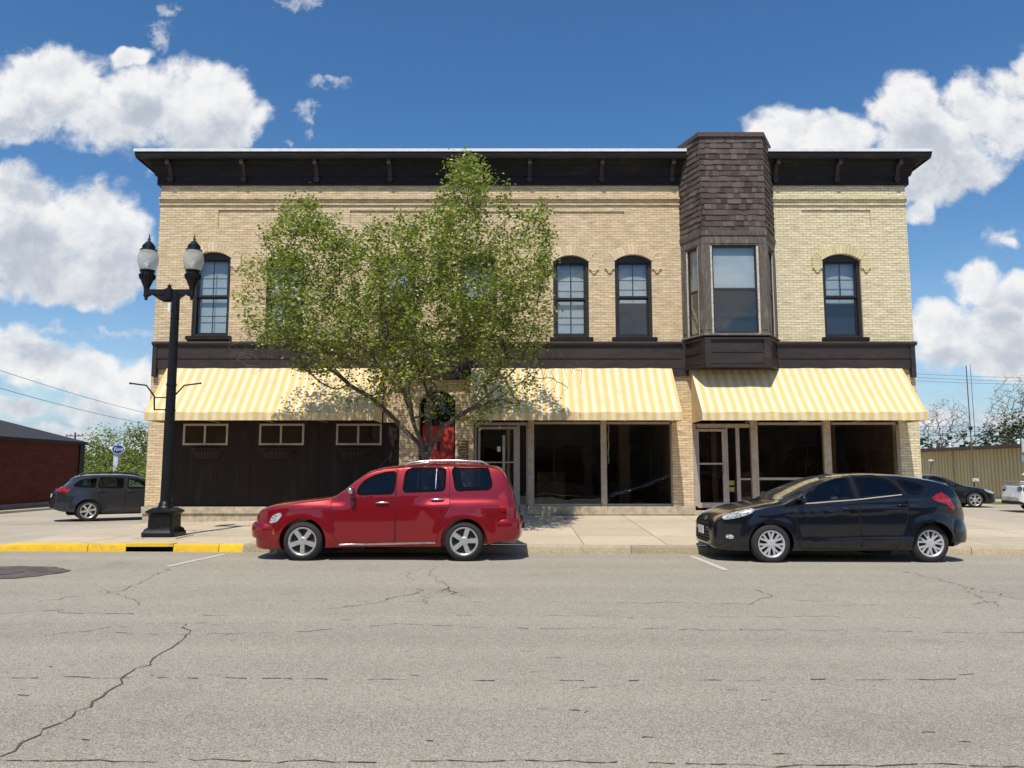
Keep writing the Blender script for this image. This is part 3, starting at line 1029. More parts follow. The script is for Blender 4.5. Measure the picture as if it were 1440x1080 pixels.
mb.rings([bay_ring(zh0, .005), bay_ring(zh1 - .10, .005), bay_ring(zh1 - .09, .03), bay_ring(zh1 + .02, .045)])
mb.build('weathered_posts', M['weather'], BAY)
mbp, mbf, mbg, mbb = MB(), MB(), MB(), MB()
for i, (p0, p1) in enumerate(FACES):
    L = (Vector(p1) - Vector(p0)).length
    w = .20
    za, zz = zs1 + .03, zh0 - .04
    zm = za + (zz - za) * .50
    mbf.obox(p0, p1, w, w + .05, za, zz, -.10, -.025).obox(p0, p1, L - w - .05, L - w, za, zz, -.10, -.025)
    mbg.obox(p0, p1, w + .05, w + .085, za, zz, -.09, -.04).obox(p0, p1, L - w - .085, L - w - .05, za, zz, -.09, -.04)
    mbg.obox(p0, p1, w + .085, L - w - .085, zm - .03, zm + .03, -.085, -.045).obox(p0, p1, w + .085, L - w - .085, za, za + .05, -.09, -.045)
    mbg.obox(p0, p1, w + .085, L - w - .085, zz - .05, zz, -.09, -.045)
    mbp.obox(p0, p1, w + .085, L - w - .085, za + .05, zz - .05, -.070, -.064)
    z = zz - .05
    zl = zm + .02
    while z > zl:
        t = (Vector(p1) - Vector(p0)).normalized()
        nr = Vector((t.y, -t.x))
        q0 = Vector(p0) + t * (w + .08) - nr * .16
        q1 = Vector(p0) + t * (L - w - .08) - nr * .16
        e = nr * .03
        mbb.quad((q0.x, q0.y, z), (q1.x, q1.y, z), (q1.x + e.x * .4, q1.y + e.y * .4, z - .025), (q0.x + e.x * .4, q0.y + e.y * .4, z - .025))
        z -= .027
mbf.build('window_trim', simple('flaking_white_trim', (.55, .53, .48), .7, var=.3, scale=14, dirt=((.15, .12, .1), .7)), BAY)
mbg.build('sash', M['brown'], BAY)
mbp.build('pane', M['glass'], BAY)
mbb.build('blind', M['blind_white'], BAY, fix=False)
MB().rings([bay_ring(zs1, -.45), bay_ring(zh0, -.45)]).build('gloom_backing', M['dark_in'], BAY)  # near-black shell, its colour stands for the shade inside the bay
# shingles, laid course by course
random.seed(5)
M['shingle'] = island_mat('brown_asphalt_shingle', [(0, (.055, .040, .034)), (.3, (.092, .071, .061)), (.7, (.115, .090, .079)), (1, (.145, .118, .105))], .95, .4, 60, .3)
mb = MB().rings([bay_ring(zh1 - .0, -.02), bay_ring(zc0 + .02, -.02)])
rows = 17
ch = (zc0 - zh1) / rows
for r in range(rows):
    z0, z1 = zh1 + r * ch, zh1 + (r + 1) * ch
    for i, (p0, p1) in enumerate(FACES):
        L = (Vector(p1) - Vector(p0)).length
        s = -random.uniform(0, .15)
        t = (Vector(p1) - Vector(p0)).normalized()
        nr = Vector((t.y, -t.x))
        while s < L:
            w = random.choice((.08, .11, .14, .17, .22))
            a, b = max(0, s + .002), min(L, s + w)
            s += w
            if b - a < .02:
                continue
            dz = random.uniform(-.012, .012)
            thick = .022 if random.random() < .5 else .03
            q = [Vector(p0) + t * x for x in (a, b)]
            lo = [(q[0] + nr * -.01), (q[1] + nr * -.01), (q[1] + nr * thick), (q[0] + nr * thick)]
            hi = [(q[0] + nr * -.01), (q[1] + nr * -.01), (q[1] + nr * .006), (q[0] + nr * .006)]
            mb.hexa([(p.x, p.y, z0 + dz) for p in lo], [(p.x, p.y, z1 + .02) for p in hi])
mb.build('shingle_top', M['shingle'], BAY)
cap = lambda z, e: [(bxl - e * .4 + .02, YF + .6, z), (bxl - e * .4 + .02, YF + .02, z), (fxl - e * .5, BY - e, z), (fxr + e * .5, BY - e, z), (bxr + e * .4 - .02, YF + .02, z), (bxr + e * .4 - .02, YF + .6, z)]
MB().rings([cap(zc0, .06), cap(zc1, .06)]).build('cap', simple('brown_metal_cap', (.085, .05, .042), .5, var=.2), BAY)
MB().box(bxl + .04, bxr - .04, YF + .03, YF + .58, z_lip - .1, zc0 - .002).build('cheek', M['flash'], BAY)

# ---- awnings
for (uw0, uw1, uf0, uf1) in ((214, 526, 202, 540), (663, 945, 655, 959), (970, 1268, 989, 1305)):
    Yw, Ya = YF - .11, YF - 1.2
    if uw0 == 663:
        x0 = P(663, 518, Yw).x
    else:
        x0 = (P(uw0, 518, Yw).x + P(uf0, 582, Ya).x) / 2 if uw0 > 900 else P(uf0 + 1, 585, Ya).x
    x1 = (P(uw1, 518, Yw).x + P(uf1, 582, Ya).x) / 2
    zt, zl, zv = PZ(518, Yw), PZ(580, Ya), PZ(591, Ya)
    mb = MB()
    n, k = 40, 9
    ys = [Yw + (Ya - Yw) * j / k for j in range(k + 1)]
    vs = []
    for j in range(k + 1):
        for i in range(n + 1):
            t = i / n
            sag = -.034 * sin(pi * j / k) * (1 - .75 * abs(cos(pi * t * 4)) ** 3) + .006 * sin(t * 37 + j)
            vs.append((x0 + (x1 - x0) * t, ys[j], zt + (zl - zt) * j / k + sag))
    mb.add(vs, [(j * (n + 1) + i, j * (n + 1) + i + 1, (j + 1) * (n + 1) + i + 1, (j + 1) * (n + 1) + i) for j in range(k) for i in range(n)])
    side = 'left' if uw0 < 300 else 'middle' if uw0 < 800 else 'right'
    aw = tag(mb.build('awning', M['stripe'], BLD, fix=False, smooth=60), {'left': 'striped awning over the boarded front', 'middle': 'striped awning dappled by the tree', 'right': 'striped awning shaded by the bay'}[side])
    v = MB()
    m2 = 60
    for i in range(m2):
        a, b = x0 + (x1 - x0) * i / m2, x0 + (x1 - x0) * (i + 1) / m2
        da, db = .014 * sin(i * .9), .014 * sin((i + 1) * .9)
        v.quad((a, Ya - .004, zl), (b, Ya - .004, zl), (b, Ya - .004 + db, zv), (a, Ya - .004 + da, zv))
    v.build('valance', M['stripe'], aw, fix=False)
    for x in (x0, x1):
        MB().quad((x, Yw, zt), (x, Ya, zl), (x, Ya, zv), (x, Yw, zv)).build('side_panel', M['stripe_side'], aw, fix=False)
    fr = MB()
    fr.tube([(x0 + .02, Ya + .03, zv + .02), (x1 - .02, Ya + .03, zv + .02)], .015, 6)
    fr.tube([(x0 + .02, Ya + .03, zl - .03), (x1 - .02, Ya + .03, zl - .03)], .015, 6)
    m3 = 4
    for i in range(m3 + 1):
        x = x0 + .03 + (x1 - x0 - .06) * i / m3
        fr.tube([(x, Yw + .05, zv + .02), (x, Ya + .03, zv + .02)], .013, 6)
        fr.tube([(x, Yw + .02, zt - .05), (x, Ya + .03, zl - .05)], .013, 6)
    fr.build('awning_frame', M['alu'], aw)

# ---- boarded front under the left awning
px0, px1 = P(228, 650, YF).x, P(561.5, 650, YF).x
zp0, zp1 = PZ(713, YF), PZ(588, YF)
yp = YF + .06
mb = MB()
edges = [px0, P(352.5, 650, yp).x, P(448, 650, yp).x, px1]
for a, b in zip(edges, edges[1:]):
    mb.box(a + .004, b - .004, yp, yp + .05, zp0, zp1)
mb.box(px0, px1, yp + .03, yp + .08, zp0, zp1)
PW = mb.build('board_front', M['brown_panel'], BLD)
for (u0, u1) in ((258, 321), (365, 428), (473, 537)):
    x0, x1, z0, z1 = rect(u0, u1, 596, 626, yp)
    f = MB()
    w = .05
    xm = (x0 + x1) / 2 - .02
    f.box(x0, x1, yp - .03, yp + .02, z0, z0 + w).box(x0, x1, yp - .03, yp + .02, z1 - w, z1)
    f.box(x0, x0 + w, yp - .03, yp + .02, z0 + w, z1 - w).box(x1 - w, x1, yp - .03, yp + .02, z0 + w, z1 - w)
    f.box(xm - .025, xm + .025, yp - .026, yp + .02, z0 + w, z1 - w)
    wo = f.build('slider_window', simple('tan_vinyl_frame', (.44, .38, .31), .6, var=.15), BLD)
    MB().box(x0 + w, x1 - w, yp - .012, yp - .008, z0 + w, z1 - w).build('pane', M['glass_shop'], wo)
    MB().box(x0 + w, x1 - w, yp - .006, yp - .003, z0 + w, z1 - w).build('brown_blind', simple('brown_blind', (.055, .04, .03), .8, var=.3, scale=2), wo)
# stone base in two courses
mb = MB()
xa, xb = XL - .05, px1
zc = PZ(722, YF)
for a, b in ((xa, P(243, 700, YF).x), (P(243.4, 700, YF).x, P(331, 700, YF).x), (P(331.5, 700, YF).x, P(430, 700, YF).x), (P(430.5, 700, YF).x, xb)):
    mb.box(a, b, YF - .06, YF + .3, zc, PZ(712.5, YF))
mb.box(xa + .02, xb, YF - .02, YF + .3, -.2, zc - .006)
sx0, sx1 = P(742, 700, YF).x, P(976, 700, YF).x
mb.box(sx0, P(854, 700, YF).x - .003, YF - .05, YF + .3, PZ(723.5, YF), PZ(712, YF)).box(P(854, 700, YF).x + .003, sx1 + .02, YF - .05, YF + .3, PZ(723.5, YF), PZ(712, YF))
mb.box(sx0, sx1 + .02, YF - .02, YF + .3, -.1, PZ(723.5, YF) - .004)
mb.box(P(1056, 700, YF).x, XR + .03, YF - .04, YF + .3, -.1, PZ(712, YF))
mb.box(P(561, 700, YF).x, P(586, 700, YF).x, YF - .03, YF + .3, -.1, PZ(712, YF))
mb.box(P(641, 700, YF).x, P(667, 700, YF).x, YF - .03, YF + .3, -.1, PZ(712, YF))
mb.build('stone_base', M['stone'], BLD)
mb = MB().box(P(667, 700, YF).x, sx0, YF - .02, YF + .6, -.1, PZ(722, YF)).box(P(586, 700, YF).x, P(641, 700, YF).x, YF - .05, YF + .6, -.1, PZ(722, YF)).box(P(976, 700, YF).x, P(1056, 700, YF).x, YF - .03, YF + .6, -.1, PZ(718, YF))
mb.build('door_step', M['stone'], BLD)

# ---- middle door under its arch
x0, x1, z0, z1 = rect(588, 640, 548, 722)
yd = YF + .36
zd = PZ(598, yd)
mb = MB().box(x0 + .0, x1 - .0, yd + .06, yd + .1, z0, z1)
mb.box(x0, x0 + .06, yd - .03, yd + .05, z0, zd + .08).box(x1 - .06, x1, yd - .03, yd + .05, z0, zd + .08).box(x0 + .06, x1 - .06, yd - .03, yd + .05, zd, zd + .08)
mb.build('door_frame', M['brown_old'], BLD)
mb = MB().box(x0 + .065, x1 - .065, yd, yd + .045, z0 + .01, zd - .005)
for a, b in ((z0 + .12, z0 + .85), (z0 + 1.0, zd - .14)):
    mb.box(x0 + .16, x1 - .16, yd - .012, yd, a, b)
dr = mb.build('red_door', M['red_door'], BLD)
hx = P(616.5, 627, yd).x
MB().box(hx - .05, hx + .05, yd - .03, yd - .013, PZ(634, yd), PZ(621, yd)).ball((hx, yd - .06, PZ(631, yd)), .03, .03, .03, 10, 6).build('handle', M['black_plastic'], dr)
MB().box(x0 + .1, x1 - .1, yd - .0, yd + .006, zd + .1, z1 - .06).build('transom_pane', M['glass_shop'], BLD)

# ---- glazed shop fronts
ys = YF + .08


def shop(name, label, bars, panes, door, room):
    f = MB()
    for (u0, u1, v0, v1, d0, d1) in bars:
        x0, x1, z0, z1 = rect(u0, u1, v0, v1, ys)
        f.box(x0, x1, ys + d0, ys + d1, z0, z1)
    so = tag(f.build(name, M['alu'], BLD), label)
    for (u0, u1, v0, v1) in panes:
        x0, x1, z0, z1 = rect(u0, u1, v0, v1, ys)
        MB().box(x0, x1, ys + .028, ys + .036, z0, z1).build('pane', M['glass_shop'], so)
    x0, x1, z0, z1 = rect(*room, ys)
    r = MB()
    a, b = ys + .12, ys + 5.5
    z1 += .25
    r.quad((x0, a, z0), (x1, a, z0), (x1, b, z0), (x0, b, z0)).quad((x0, a, z1), (x1, a, z1), (x1, b, z1), (x0, b, z1))
    r.quad((x0, b, z0), (x1, b, z0), (x1, b, z1), (x0, b, z1)).quad((x0, a, z0), (x0, b, z0), (x0, b, z1), (x0, a, z1)).quad((x1, a, z0), (x1, b, z0), (x1, b, z1), (x1, a, z1))
    r.box(x0 + .8, x0 + .95, a + 1.2, a + 1.35, z0, z1).box(x1 - 1.1, x1 - .8, a + 2.0, a + 2.3, z0, z1)
    r.box(x0 + 1.7, x0 + 2.5, a + 2.2, a + 2.7, z0, z0 + .95)
    r.build('shop_interior', simple('dim_interior', (.17, .11, .075), .8, var=.5, scale=1.2), so)
    return so


S1 = shop('shop_front', 'glazed shop front under the middle awning', [
    (667, 670, 594, 722, -.03, .08), (670, 742, 594, 598, .0, .08), (727, 731, 598, 722, .0, .08), (740, 742.5, 598, 712, .0, .08), (730, 742, 710, 722, .0, .08),
    (751, 845, 593, 596.5, .0, .07), (853, 944, 593, 596.5, .0, .07), (751, 845, 708.5, 712, .0, .07), (853, 944, 708.5, 712, .0, .07), (943.5, 946.5, 594, 712, .0, .08)],
    [(731, 740, 598, 710), (751, 845, 596.5, 708.5), (853, 943.5, 596.5, 708.5)], None, (667, 946, 590, 716))
S2 = shop('shop_front', 'glazed shop front behind the black hatchback', [
    (975, 979.5, 596, 712, -.02, .08), (979.5, 1057, 596, 601.5, .0, .08), (1022, 1024.5, 601.5, 715, .0, .08), (1036, 1041, 601.5, 715, .0, .07), (1024.5, 1036, 711, 715, .0, .07), (1041, 1057, 672.5, 675, .01, .06), (1041, 1057, 711, 715, .0, .07),
    (1066, 1159, 594, 597.5, .0, .07), (1066, 1159, 671.5, 675, .0, .07), (1066, 1159, 708, 712, .0, .07), (1169, 1264, 594, 597, .0, .07), (1169, 1264, 708, 712, .0, .07), (1263, 1266, 594, 712, .0, .07)],
    [(1024.5, 1036, 601.5, 711), (1041, 1057, 601.5, 672.5), (1041, 1057, 675, 711), (1066, 1159, 597.5, 671.5), (1066, 1159, 675, 708), (1169, 1263, 597, 708)], None, (976, 1268, 590, 716))
for so, posts in ((S1, ((742.5, 751), (845, 853))), (S2, ((1056.5, 1066), (1159, 1169), (1266, 1271)))):
    for u0, u1 in posts:
        x0, x1, z0, z1 = rect(u0, u1, 592, 712, ys)
        MB().box(x0, x1, ys - .05, ys + .085, z0, z1 + .1).build('post', M['alu_tan'], so)
for so, (u0, u1, v0, v1), right in ((S1, (672, 727, 600, 721), True), (S2, (980, 1022, 603, 714), False)):
    x0, x1, z0, z1 = rect(u0, u1, v0, v1, ys)
    w = .085 if right else .10
    f = MB().box(x0, x0 + w * .7, ys + .01, ys + .06, z0, z1).box(x1 - w, x1, ys + .01, ys + .06, z0, z1).box(x0 + w * .7, x1 - w, ys + .01, ys + .06, z1 - .07, z1).box(x0 + w * .7, x1 - w, ys + .01, ys + .06, z0, z0 + .13)
    d = f.build('glass_door', M['alu'], BLD)
    MB().box(x0 + w * .7, x1 - w, ys + .03, ys + .036, z0 + .13, z1 - .07).build('pane', M['glass_shop'], d)
    zz = PZ(650 if right else 652, ys)
    h = MB()
    if right:
        h.box(x0 + w * .7, x1 - w, ys - .005, ys + .015, zz - .02, zz + .015)
        for uu, va in ((708.5, 612), (715, 604)):
            xx = P(uu, 650, ys).x
            h.box(xx - .035, xx + .035, ys - .03 if uu < 710 else ys + .05, ys - .006 if uu < 710 else ys + .075, z0 + .15, PZ(va, ys))
    else:
        h.box(x0 + w * .7, x1 - w, ys - .0, ys + .02, zz - .025, zz + .02)
        h.box(x1 - w * .9, x1 - w * .25, ys - .05, ys + .008, PZ(667, ys), PZ(653, ys))
    h.build('handle', M['alu'], d)
    if right:
        xx = P(701.5, 631, ys).x
        MB().box(xx - .045, xx + .045, ys + .024, ys + .028, PZ(635, ys), PZ(628, ys)).build('notice', M['paper'], d)
    else:
        st = MB()
        for v in (679, 688):
            xx = P(1029, v, ys).x
            st.box(xx - .075, xx + .075, ys + .022, ys + .026, PZ(v + 3.3, ys), PZ(v - 3.0, ys))
        st.build('yellow_sticker', simple('faded_yellow_sticker', (.30, .24, .05), .7, var=.5, scale=20), so)


# ---- lettering helper
def text_mesh(body, size, loc, name, mt, parent=None, shear=0.0, extrude=.004, rot=(pi / 2, 0, 0), sx=1.0):
    cu = bpy.data.curves.new(name, 'FONT')
    cu.body, cu.size, cu.extrude, cu.shear = body, size, extrude, shear
    cu.align_x, cu.align_y = 'CENTER', 'CENTER'
    t = bpy.data.objects.new(name, cu)
    COL.objects.link(t)
    bpy.context.view_layer.update()
    me = bpy.data.meshes.new_from_object(t.evaluated_get(bpy.context.evaluated_depsgraph_get()))
    bpy.data.objects.remove(t)
    me.transform(Matrix.Diagonal((sx, 1, 1, 1)))
    me.transform(Matrix.Rotation(rot[2], 4, 'Z') @ Matrix.Rotation(rot[0], 4, 'X'))
    base = Vector((0, 0, 0))
    q = parent
    while q is not None:
        base, q = base + q.location, q.parent
    me.transform(Matrix.Translation(Vector(loc) - base))
    me.materials.clear()
    me.materials.append(mt)
    o = bpy.data.objects.new(name, me)
    COL.objects.link(o)
    o.parent = parent
    return o


p = P(958.5, 604.5, YF)
text_mesh('411', .13, (p.x, YF - .012, p.z), 'house_number', M['white_plastic'], BLD, extrude=.01)

# wall signs beside the door: two brown tablets with rows of raised lines
for (u0, u1, v0, v1, rows, lab) in ((644.5, 658, 620, 637.5, 4, 'tan directory tablet on the brick pier, the upper of two'), (643.5, 658, 639.5, 649.5, 3, 'dark brown tablet on the brick pier, the lower of two')):
    x0, x1, z0, z1 = rect(u0, u1, v0, v1)
    t = thing('wall_sign', lab, 'sign', ((x0 + x1) / 2, YF, z0))
    MB().box(x0, x1, YF - .03, YF, z0, z1).build('tablet', simple('brown_tablet', (.13, .08, .04) if rows == 4 else (.05, .02, .016), .6, var=.2), t)
    ln = MB()
    for r in range(rows):
        zz = z1 - (z1 - z0) * (r + .6) / rows * .95
        x = x0 + .02
        while x < x1 - .04:
            w = random.uniform(.02, .05)
            ln.box(x, min(x + w, x1 - .02), YF - .034, YF - .03, zz - .018, zz + .018)
            x += w + .012
    ln.build('raised_lines', simple('tan_letters', (.42, .33, .2), .6), t)

# wire baskets below the slider windows
for i, (uc, wpx) in enumerate(((291, 44), (390, 48), (500, 48))):
    xc = P(uc, 638, YF).x
    zt, zb = PZ(631, YF), PZ(644.5, YF)
    r = wpx / 2 / 53
    t = thing('wall_basket', ('dark wire half basket under the leftmost slider window, its top rim bent', 'dark wire half basket under the middle slider window', 'dark wire half basket under the slider window nearest the tree')[i], 'wall basket', (xc, yp, zb), group='wire baskets on the boarded front')
    b = MB()
    for k in range(15):
        a = pi * k / 14
        jit = random.uniform(-.01, .01) * (2 if i == 0 else 1)
        b.tube([(xc - r * cos(a), yp - .02 - .2 * sin(a), zt + jit), (xc - r * .85 * cos(a), yp - .02 - .18 * sin(a), (zt + zb) / 2), (xc - r * .6 * cos(a), yp - .02 - .1 * sin(a), zb)], .009, 5)
    for (s, z) in ((1, zt), (.87, (zt + zb) / 2), (.6, zb)):
        b.tube([(xc - r * s * cos(pi * k / 16), yp - .02 - .2 * s * sin(pi * k / 16), z) for k in range(17)], .009, 5)
    b.tube([(xc - r, yp - .015, zt), (xc + r, yp - .015, zt)], .009, 5)
    b.build('wire_frame', simple('rusty_wire', (.05, .03, .025), .7, var=.4, scale=20), t)
    b = MB()
    rs = []
    for s, z in ((.93, zt - .04), (.82, (zt + zb) / 2), (.57, zb + .01)):
        rs.append([(xc - r * s * cos(pi * k / 12), yp - .01 - .19 * s * sin(pi * k / 12), z) for k in range(13)])
    b.rings(rs)
    b.build('liner', simple('dry_coir_liner', (.035, .022, .017), .95, var=.5, scale=12, bump=.5), t)

# string of beads inside the right-hand shop window
t = thing('bead_string', 'string of small white lights hanging inside the shop window', 'light string', (P(856, 650, ys).x, ys + .1, PZ(650, ys)))
b = MB()
for k in range(16):
    v = 599 + k * 3.4
    p = P(855.5 + .6 * sin(k), v, ys + .09)
    b.ball((p.x, p.y, p.z), .018, .018, .026, 7, 5)
b.tube([P(855.5, 597, ys + .09), P(855.5, 652, ys + .09)], .004, 4)
b.build('beads', M['white_plastic'], t)
# ================================================================ CARS
# Built lying along x: front axle at x = 0, tail towards +x, side facing the viewer at -y, ground at z = 0.


def pchip(xs, ys):
    xs, ys = np.array(xs, float), np.array(ys, float)
    h, d = np.diff(xs), np.diff(ys) / np.diff(xs)
    m = np.zeros_like(xs)
    m[0], m[-1] = d[0], d[-1]
    for i in range(1, len(xs) - 1):
        if d[i - 1] * d[i] > 0:
            w1, w2 = 2 * h[i] + h[i - 1], h[i] + 2 * h[i - 1]
            m[i] = (w1 + w2) / (w1 / d[i - 1] + w2 / d[i])

    def f(x):
        x = float(min(max(x, xs[0]), xs[-1]))
        i = int(min(max(np.searchsorted(xs, x) - 1, 0), len(xs) - 2))
        t = (x - xs[i]) / h[i]
        return float((2 * t**3 - 3 * t**2 + 1) * ys[i] + (t**3 - 2 * t**2 + t) * h[i] * m[i] + (-2 * t**3 + 3 * t**2) * ys[i + 1] + (t**3 - t**2) * h[i] * m[i + 1])
    return f


def chaikin(p, n=2, closed=True):
    p = [Vector((a[0], a[1])) for a in p]
    for _ in range(n):
        q = []
        m = len(p)
        for i in range(m if closed else m - 1):
            a, b = p[i], p[(i + 1) % m]
            q += [a.lerp(b, .2), a.lerp(b, .8)]
        if not closed:
            q = [p[0]] + q + [p[-1]]
        p = q
    return [(a.x, a.y) for a in p]


def rnd(p, r=.05, n=4):
    """round the corners of a closed polygon"""
    out = []
    for i in range(len(p)):
        a, b, c = Vector(p[i - 1]), Vector(p[i]), Vector(p[(i + 1) % len(p)])
        la, lc = (a - b).length, (c - b).length
        if la < 1e-6 or lc < 1e-6:
            continue
        q0, q1 = b + (a - b) * min(r / la, .45), b + (c - b) * min(r / lc, .45)
        for k in range(n + 1):
            t = k / n
            v = q0 * (1 - t) ** 2 + b * 2 * t * (1 - t) + q1 * t * t
            out.append((v.x, v.y))
    return out


def grow(p, d):
    """offset a polygon outwards by d"""
    A = sum(p[i][0] * p[(i + 1) % len(p)][1] - p[(i + 1) % len(p)][0] * p[i][1] for i in range(len(p)))
    s = 1 if A > 0 else -1
    out = []
    for i in range(len(p)):
        a, b, c = Vector(p[i - 1]), Vector(p[i]), Vector(p[(i + 1) % len(p)])
        e0, e1 = b - a, c - b
        if e0.length < 1e-6 or e1.length < 1e-6:
            out.append((b.x, b.y))
            continue
        n = (Vector((e0.y, -e0.x)).normalized() + Vector((e1.y, -e1.x)).normalized())
        n = n.normalized() if n.length > 1e-6 else Vector((e0.y, -e0.x)).normalized()
        out.append((b.x + n.x * d * s, b.y + n.y * d * s))
    return out


def inside(x, y, poly):
    r = False
    for i in range(len(poly)):
        (x0, y0), (x1, y1) = poly[i - 1], poly[i]
        if (y0 > y) != (y1 > y) and x < (x1 - x0) * (y - y0) / (y1 - y0) + x0:
            r = not r
    return r


class Car:
    def __init__(s, name, label, loc, rz_, wb, r, spec, paint, rub=None):
        s.root = thing(name, label, 'car', loc, rz_)
        s.wb, s.r, s.spec, s.paint = wb, r, spec, paint
        s.make_body()

    # ---- the shell
    def make_body(s):
        sp = s.spec
        top, bot, plan, belt = pchip(*zip(*sp['top'])), pchip(*zip(*sp['bot'])), pchip(*zip(*sp['plan'])), pchip(*zip(*sp['belt']))
        x0, x1 = sp['top'][0][0], sp['top'][-1][0]
        roofz = max(z for x, z in sp['top'])
        tum = sp.get('tumble', .26)
        xs = list(np.linspace(x0, x1, 110))
        xs += [x0 + .012, x0 + .03, x1 - .012, x1 - .03] + [p[0] for p in sp['top'][:8]] + [p[0] for p in sp['top'][-8:]]
        xs = sorted(set(round(float(x), 4) for x in xs))
        fl = sp.get('flare', (.03, .16))
        R = s.r + sp.get('arch', .055)
        zc = s.r

        def half(x, z):
            w = plan(x)
            zb_ = belt(x)
            zbot = bot(x)
            k = 1.0
            if z < .42:
                k -= .075 * ((.42 - z) / .25) ** 2
            zm = .62
            if zm < z <= zb_:
                k -= .035 * ((z - zm) / max(.05, zb_ - zm)) ** 1.6
            elif z > zb_:
                q = (z - zb_) / max(.2, roofz - zb_)
                k -= .035 + tum * (.78 * q + .22 * q * q)
            y = w * max(.2, k)
            for cx in (0, s.wb):
                d = sqrt((x - cx) ** 2 + (z - zc) ** 2)
                u_ = (d - R) / fl[1]
                if u_ < 1:
                    y += fl[0] * (1 - max(0, u_) ** 2) ** 2 * min(1, max(0, (z - .1) / .2))
            for (f) in sp.get('bulges', ()):
                y += f(x, z)
            return y
        s.half = half
        rings = []
        n1, n2, n3 = 3, 22, 8
        for x in xs:
            zt, zb_ = top(x), bot(x)
            dr = min(sp.get('drop', .10), .42 * (zt - zb_))
            ze = zt - dr
            pts = [(.0, zb_), (half(x, zb_) * .5, zb_), (half(x, zb_) * .93, zb_)]
            for i in range(n2):
                z = zb_ + .015 + (ze - zb_ - .015) * i / (n2 - 1)
                pts.append((half(x, z), z))
            we = pts[-1][0]
            pw = 2 / sp.get('sq', 2.7)
            for i in range(1, n3 + 1):
                th = pi / 2 * i / n3
                pts.append((we * max(0, cos(th)) ** pw if i < n3 else 0.0, ze + dr * sin(th) ** pw))
            ring = [(x, -y, z) for y, z in pts] + [(x, y, z) for y, z in reversed(pts[1:-1])]
            rings.append(ring)
        mb = MB().rings(rings)
        mb.v = [tuple(p) for p in mb.v]
        body = mb.build('body', [s.paint, M['underside']], s.root, off=Vector((0, 0, 0)))
        cut = MB()
        for cx in (0, s.wb):
            for sg in (-1, 1):
                rs = []
                for y in (.50, 1.3):
                    rs.append([(cx + R * cos(2 * pi * k / 48), sg * y, zc + R * sin(2 * pi * k / 48)) for k in range(48)])
                cut.rings(rs)
        co = cut.build('cutter', M['underside'], None)
        md = body.modifiers.new('b', 'BOOLEAN')
        md.operation, md.solver, md.object = 'DIFFERENCE', 'EXACT', co
        par = body.parent
        body.parent = None
        bpy.context.view_layer.update()
        me = bpy.data.meshes.new_from_object(body.evaluated_get(bpy.context.evaluated_depsgraph_get()))
        body.modifiers.clear()
        old = body.data
        body.data = me
        bpy.data.meshes.remove(old)
        bpy.data.objects.remove(co)
        body.parent = par
        me.name = 'body'
        me.materials.clear()
        me.materials.append(s.paint)
        me.materials.append(M['underside'])
        for p in me.polygons:
            c = p.center
            dark = 0
            for cx in (0, s.wb):
                d = sqrt((c.x - cx) ** 2 + (c.z - zc) ** 2)
                if d < R + .004 and abs(c.y) > .45 and abs(c.y) < s.half(c.x, c.z) - .004:
                    dark = 1
            if p.normal.z < -.75 and c.z < .45:
                dark = 1
            p.material_index = dark
            p.use_smooth = True
        me.set_sharp_from_angle(angle=radians(32))
        s.body = body
        bm = bmesh.new()
        bm.from_mesh(me)
        s.bvh = BVHTree.FromBMesh(bm)
        bm.free()

    def cut(s, polys):
        """open the windows right through the cabin"""
        s.wins = [rnd(p, .055) for p in polys]
        body = s.body
        co_ = MB()
        for p in s.wins:
            co_.extr(p, 'y', -1.4, 1.4)
        co = co_.build('cutter', M['cabin'], None)
        par = body.parent
        body.parent = None
        md = body.modifiers.new('b', 'BOOLEAN')
        md.operation, md.solver, md.object = 'DIFFERENCE', 'EXACT', co
        bpy.context.view_layer.update()
        me = bpy.data.meshes.new_from_object(body.evaluated_get(bpy.context.evaluated_depsgraph_get()))
        body.modifiers.clear()
        old = body.data
        body.data = me
        bpy.data.meshes.remove(old)
        bpy.data.objects.remove(co)
        body.parent = par
        me.name = 'body'
        me.materials.clear()
        for m_ in (s.paint, M['underside'], M['cabin']):
            me.materials.append(m_)
        for p in me.polygons:
            c = p.center
            if abs(p.normal.y) < .25 and p.material_index == 0 and abs(c.y) < s.half(c.x, c.z) - .01:
                if any(min(q[0] for q in w) - .01 < c.x < max(q[0] for q in w) + .01 and min(q[1] for q in w) - .01 < c.z < max(q[1] for q in w) + .01 for w in s.wins):
                    p.material_index = 2
        # seats and wheel, seen through the glass
        sm = MB()
        for (x, ys) in s.spec.get('seats', ()):
            for y in ys:
                zt = s.spec['belt'][1][1]
                sm.rings([[(x - .05 + dx, y + dy, z) for dx, dy in ((-.06, -w), (.05, -w), (.05, w), (-.06, w))] for z, w, dx_ in ((zt - .15, .24, 0), (zt + .08, .22, 0), (zt + .13, .12, 0))])
                sm.rings([[(x + .02 + dx, y + dy, z) for dx, dy in ((-.04, -w), (.05, -w), (.05, w), (-.04, w))] for z, w in ((zt + .13, .05), (zt + .16, .13), (zt + .29, .12), (zt + .31, .08))])
        if sm.v:
            sm.build('seats', M['seat'], s.root, off=Vector((0, 0, 0)), smooth=50)

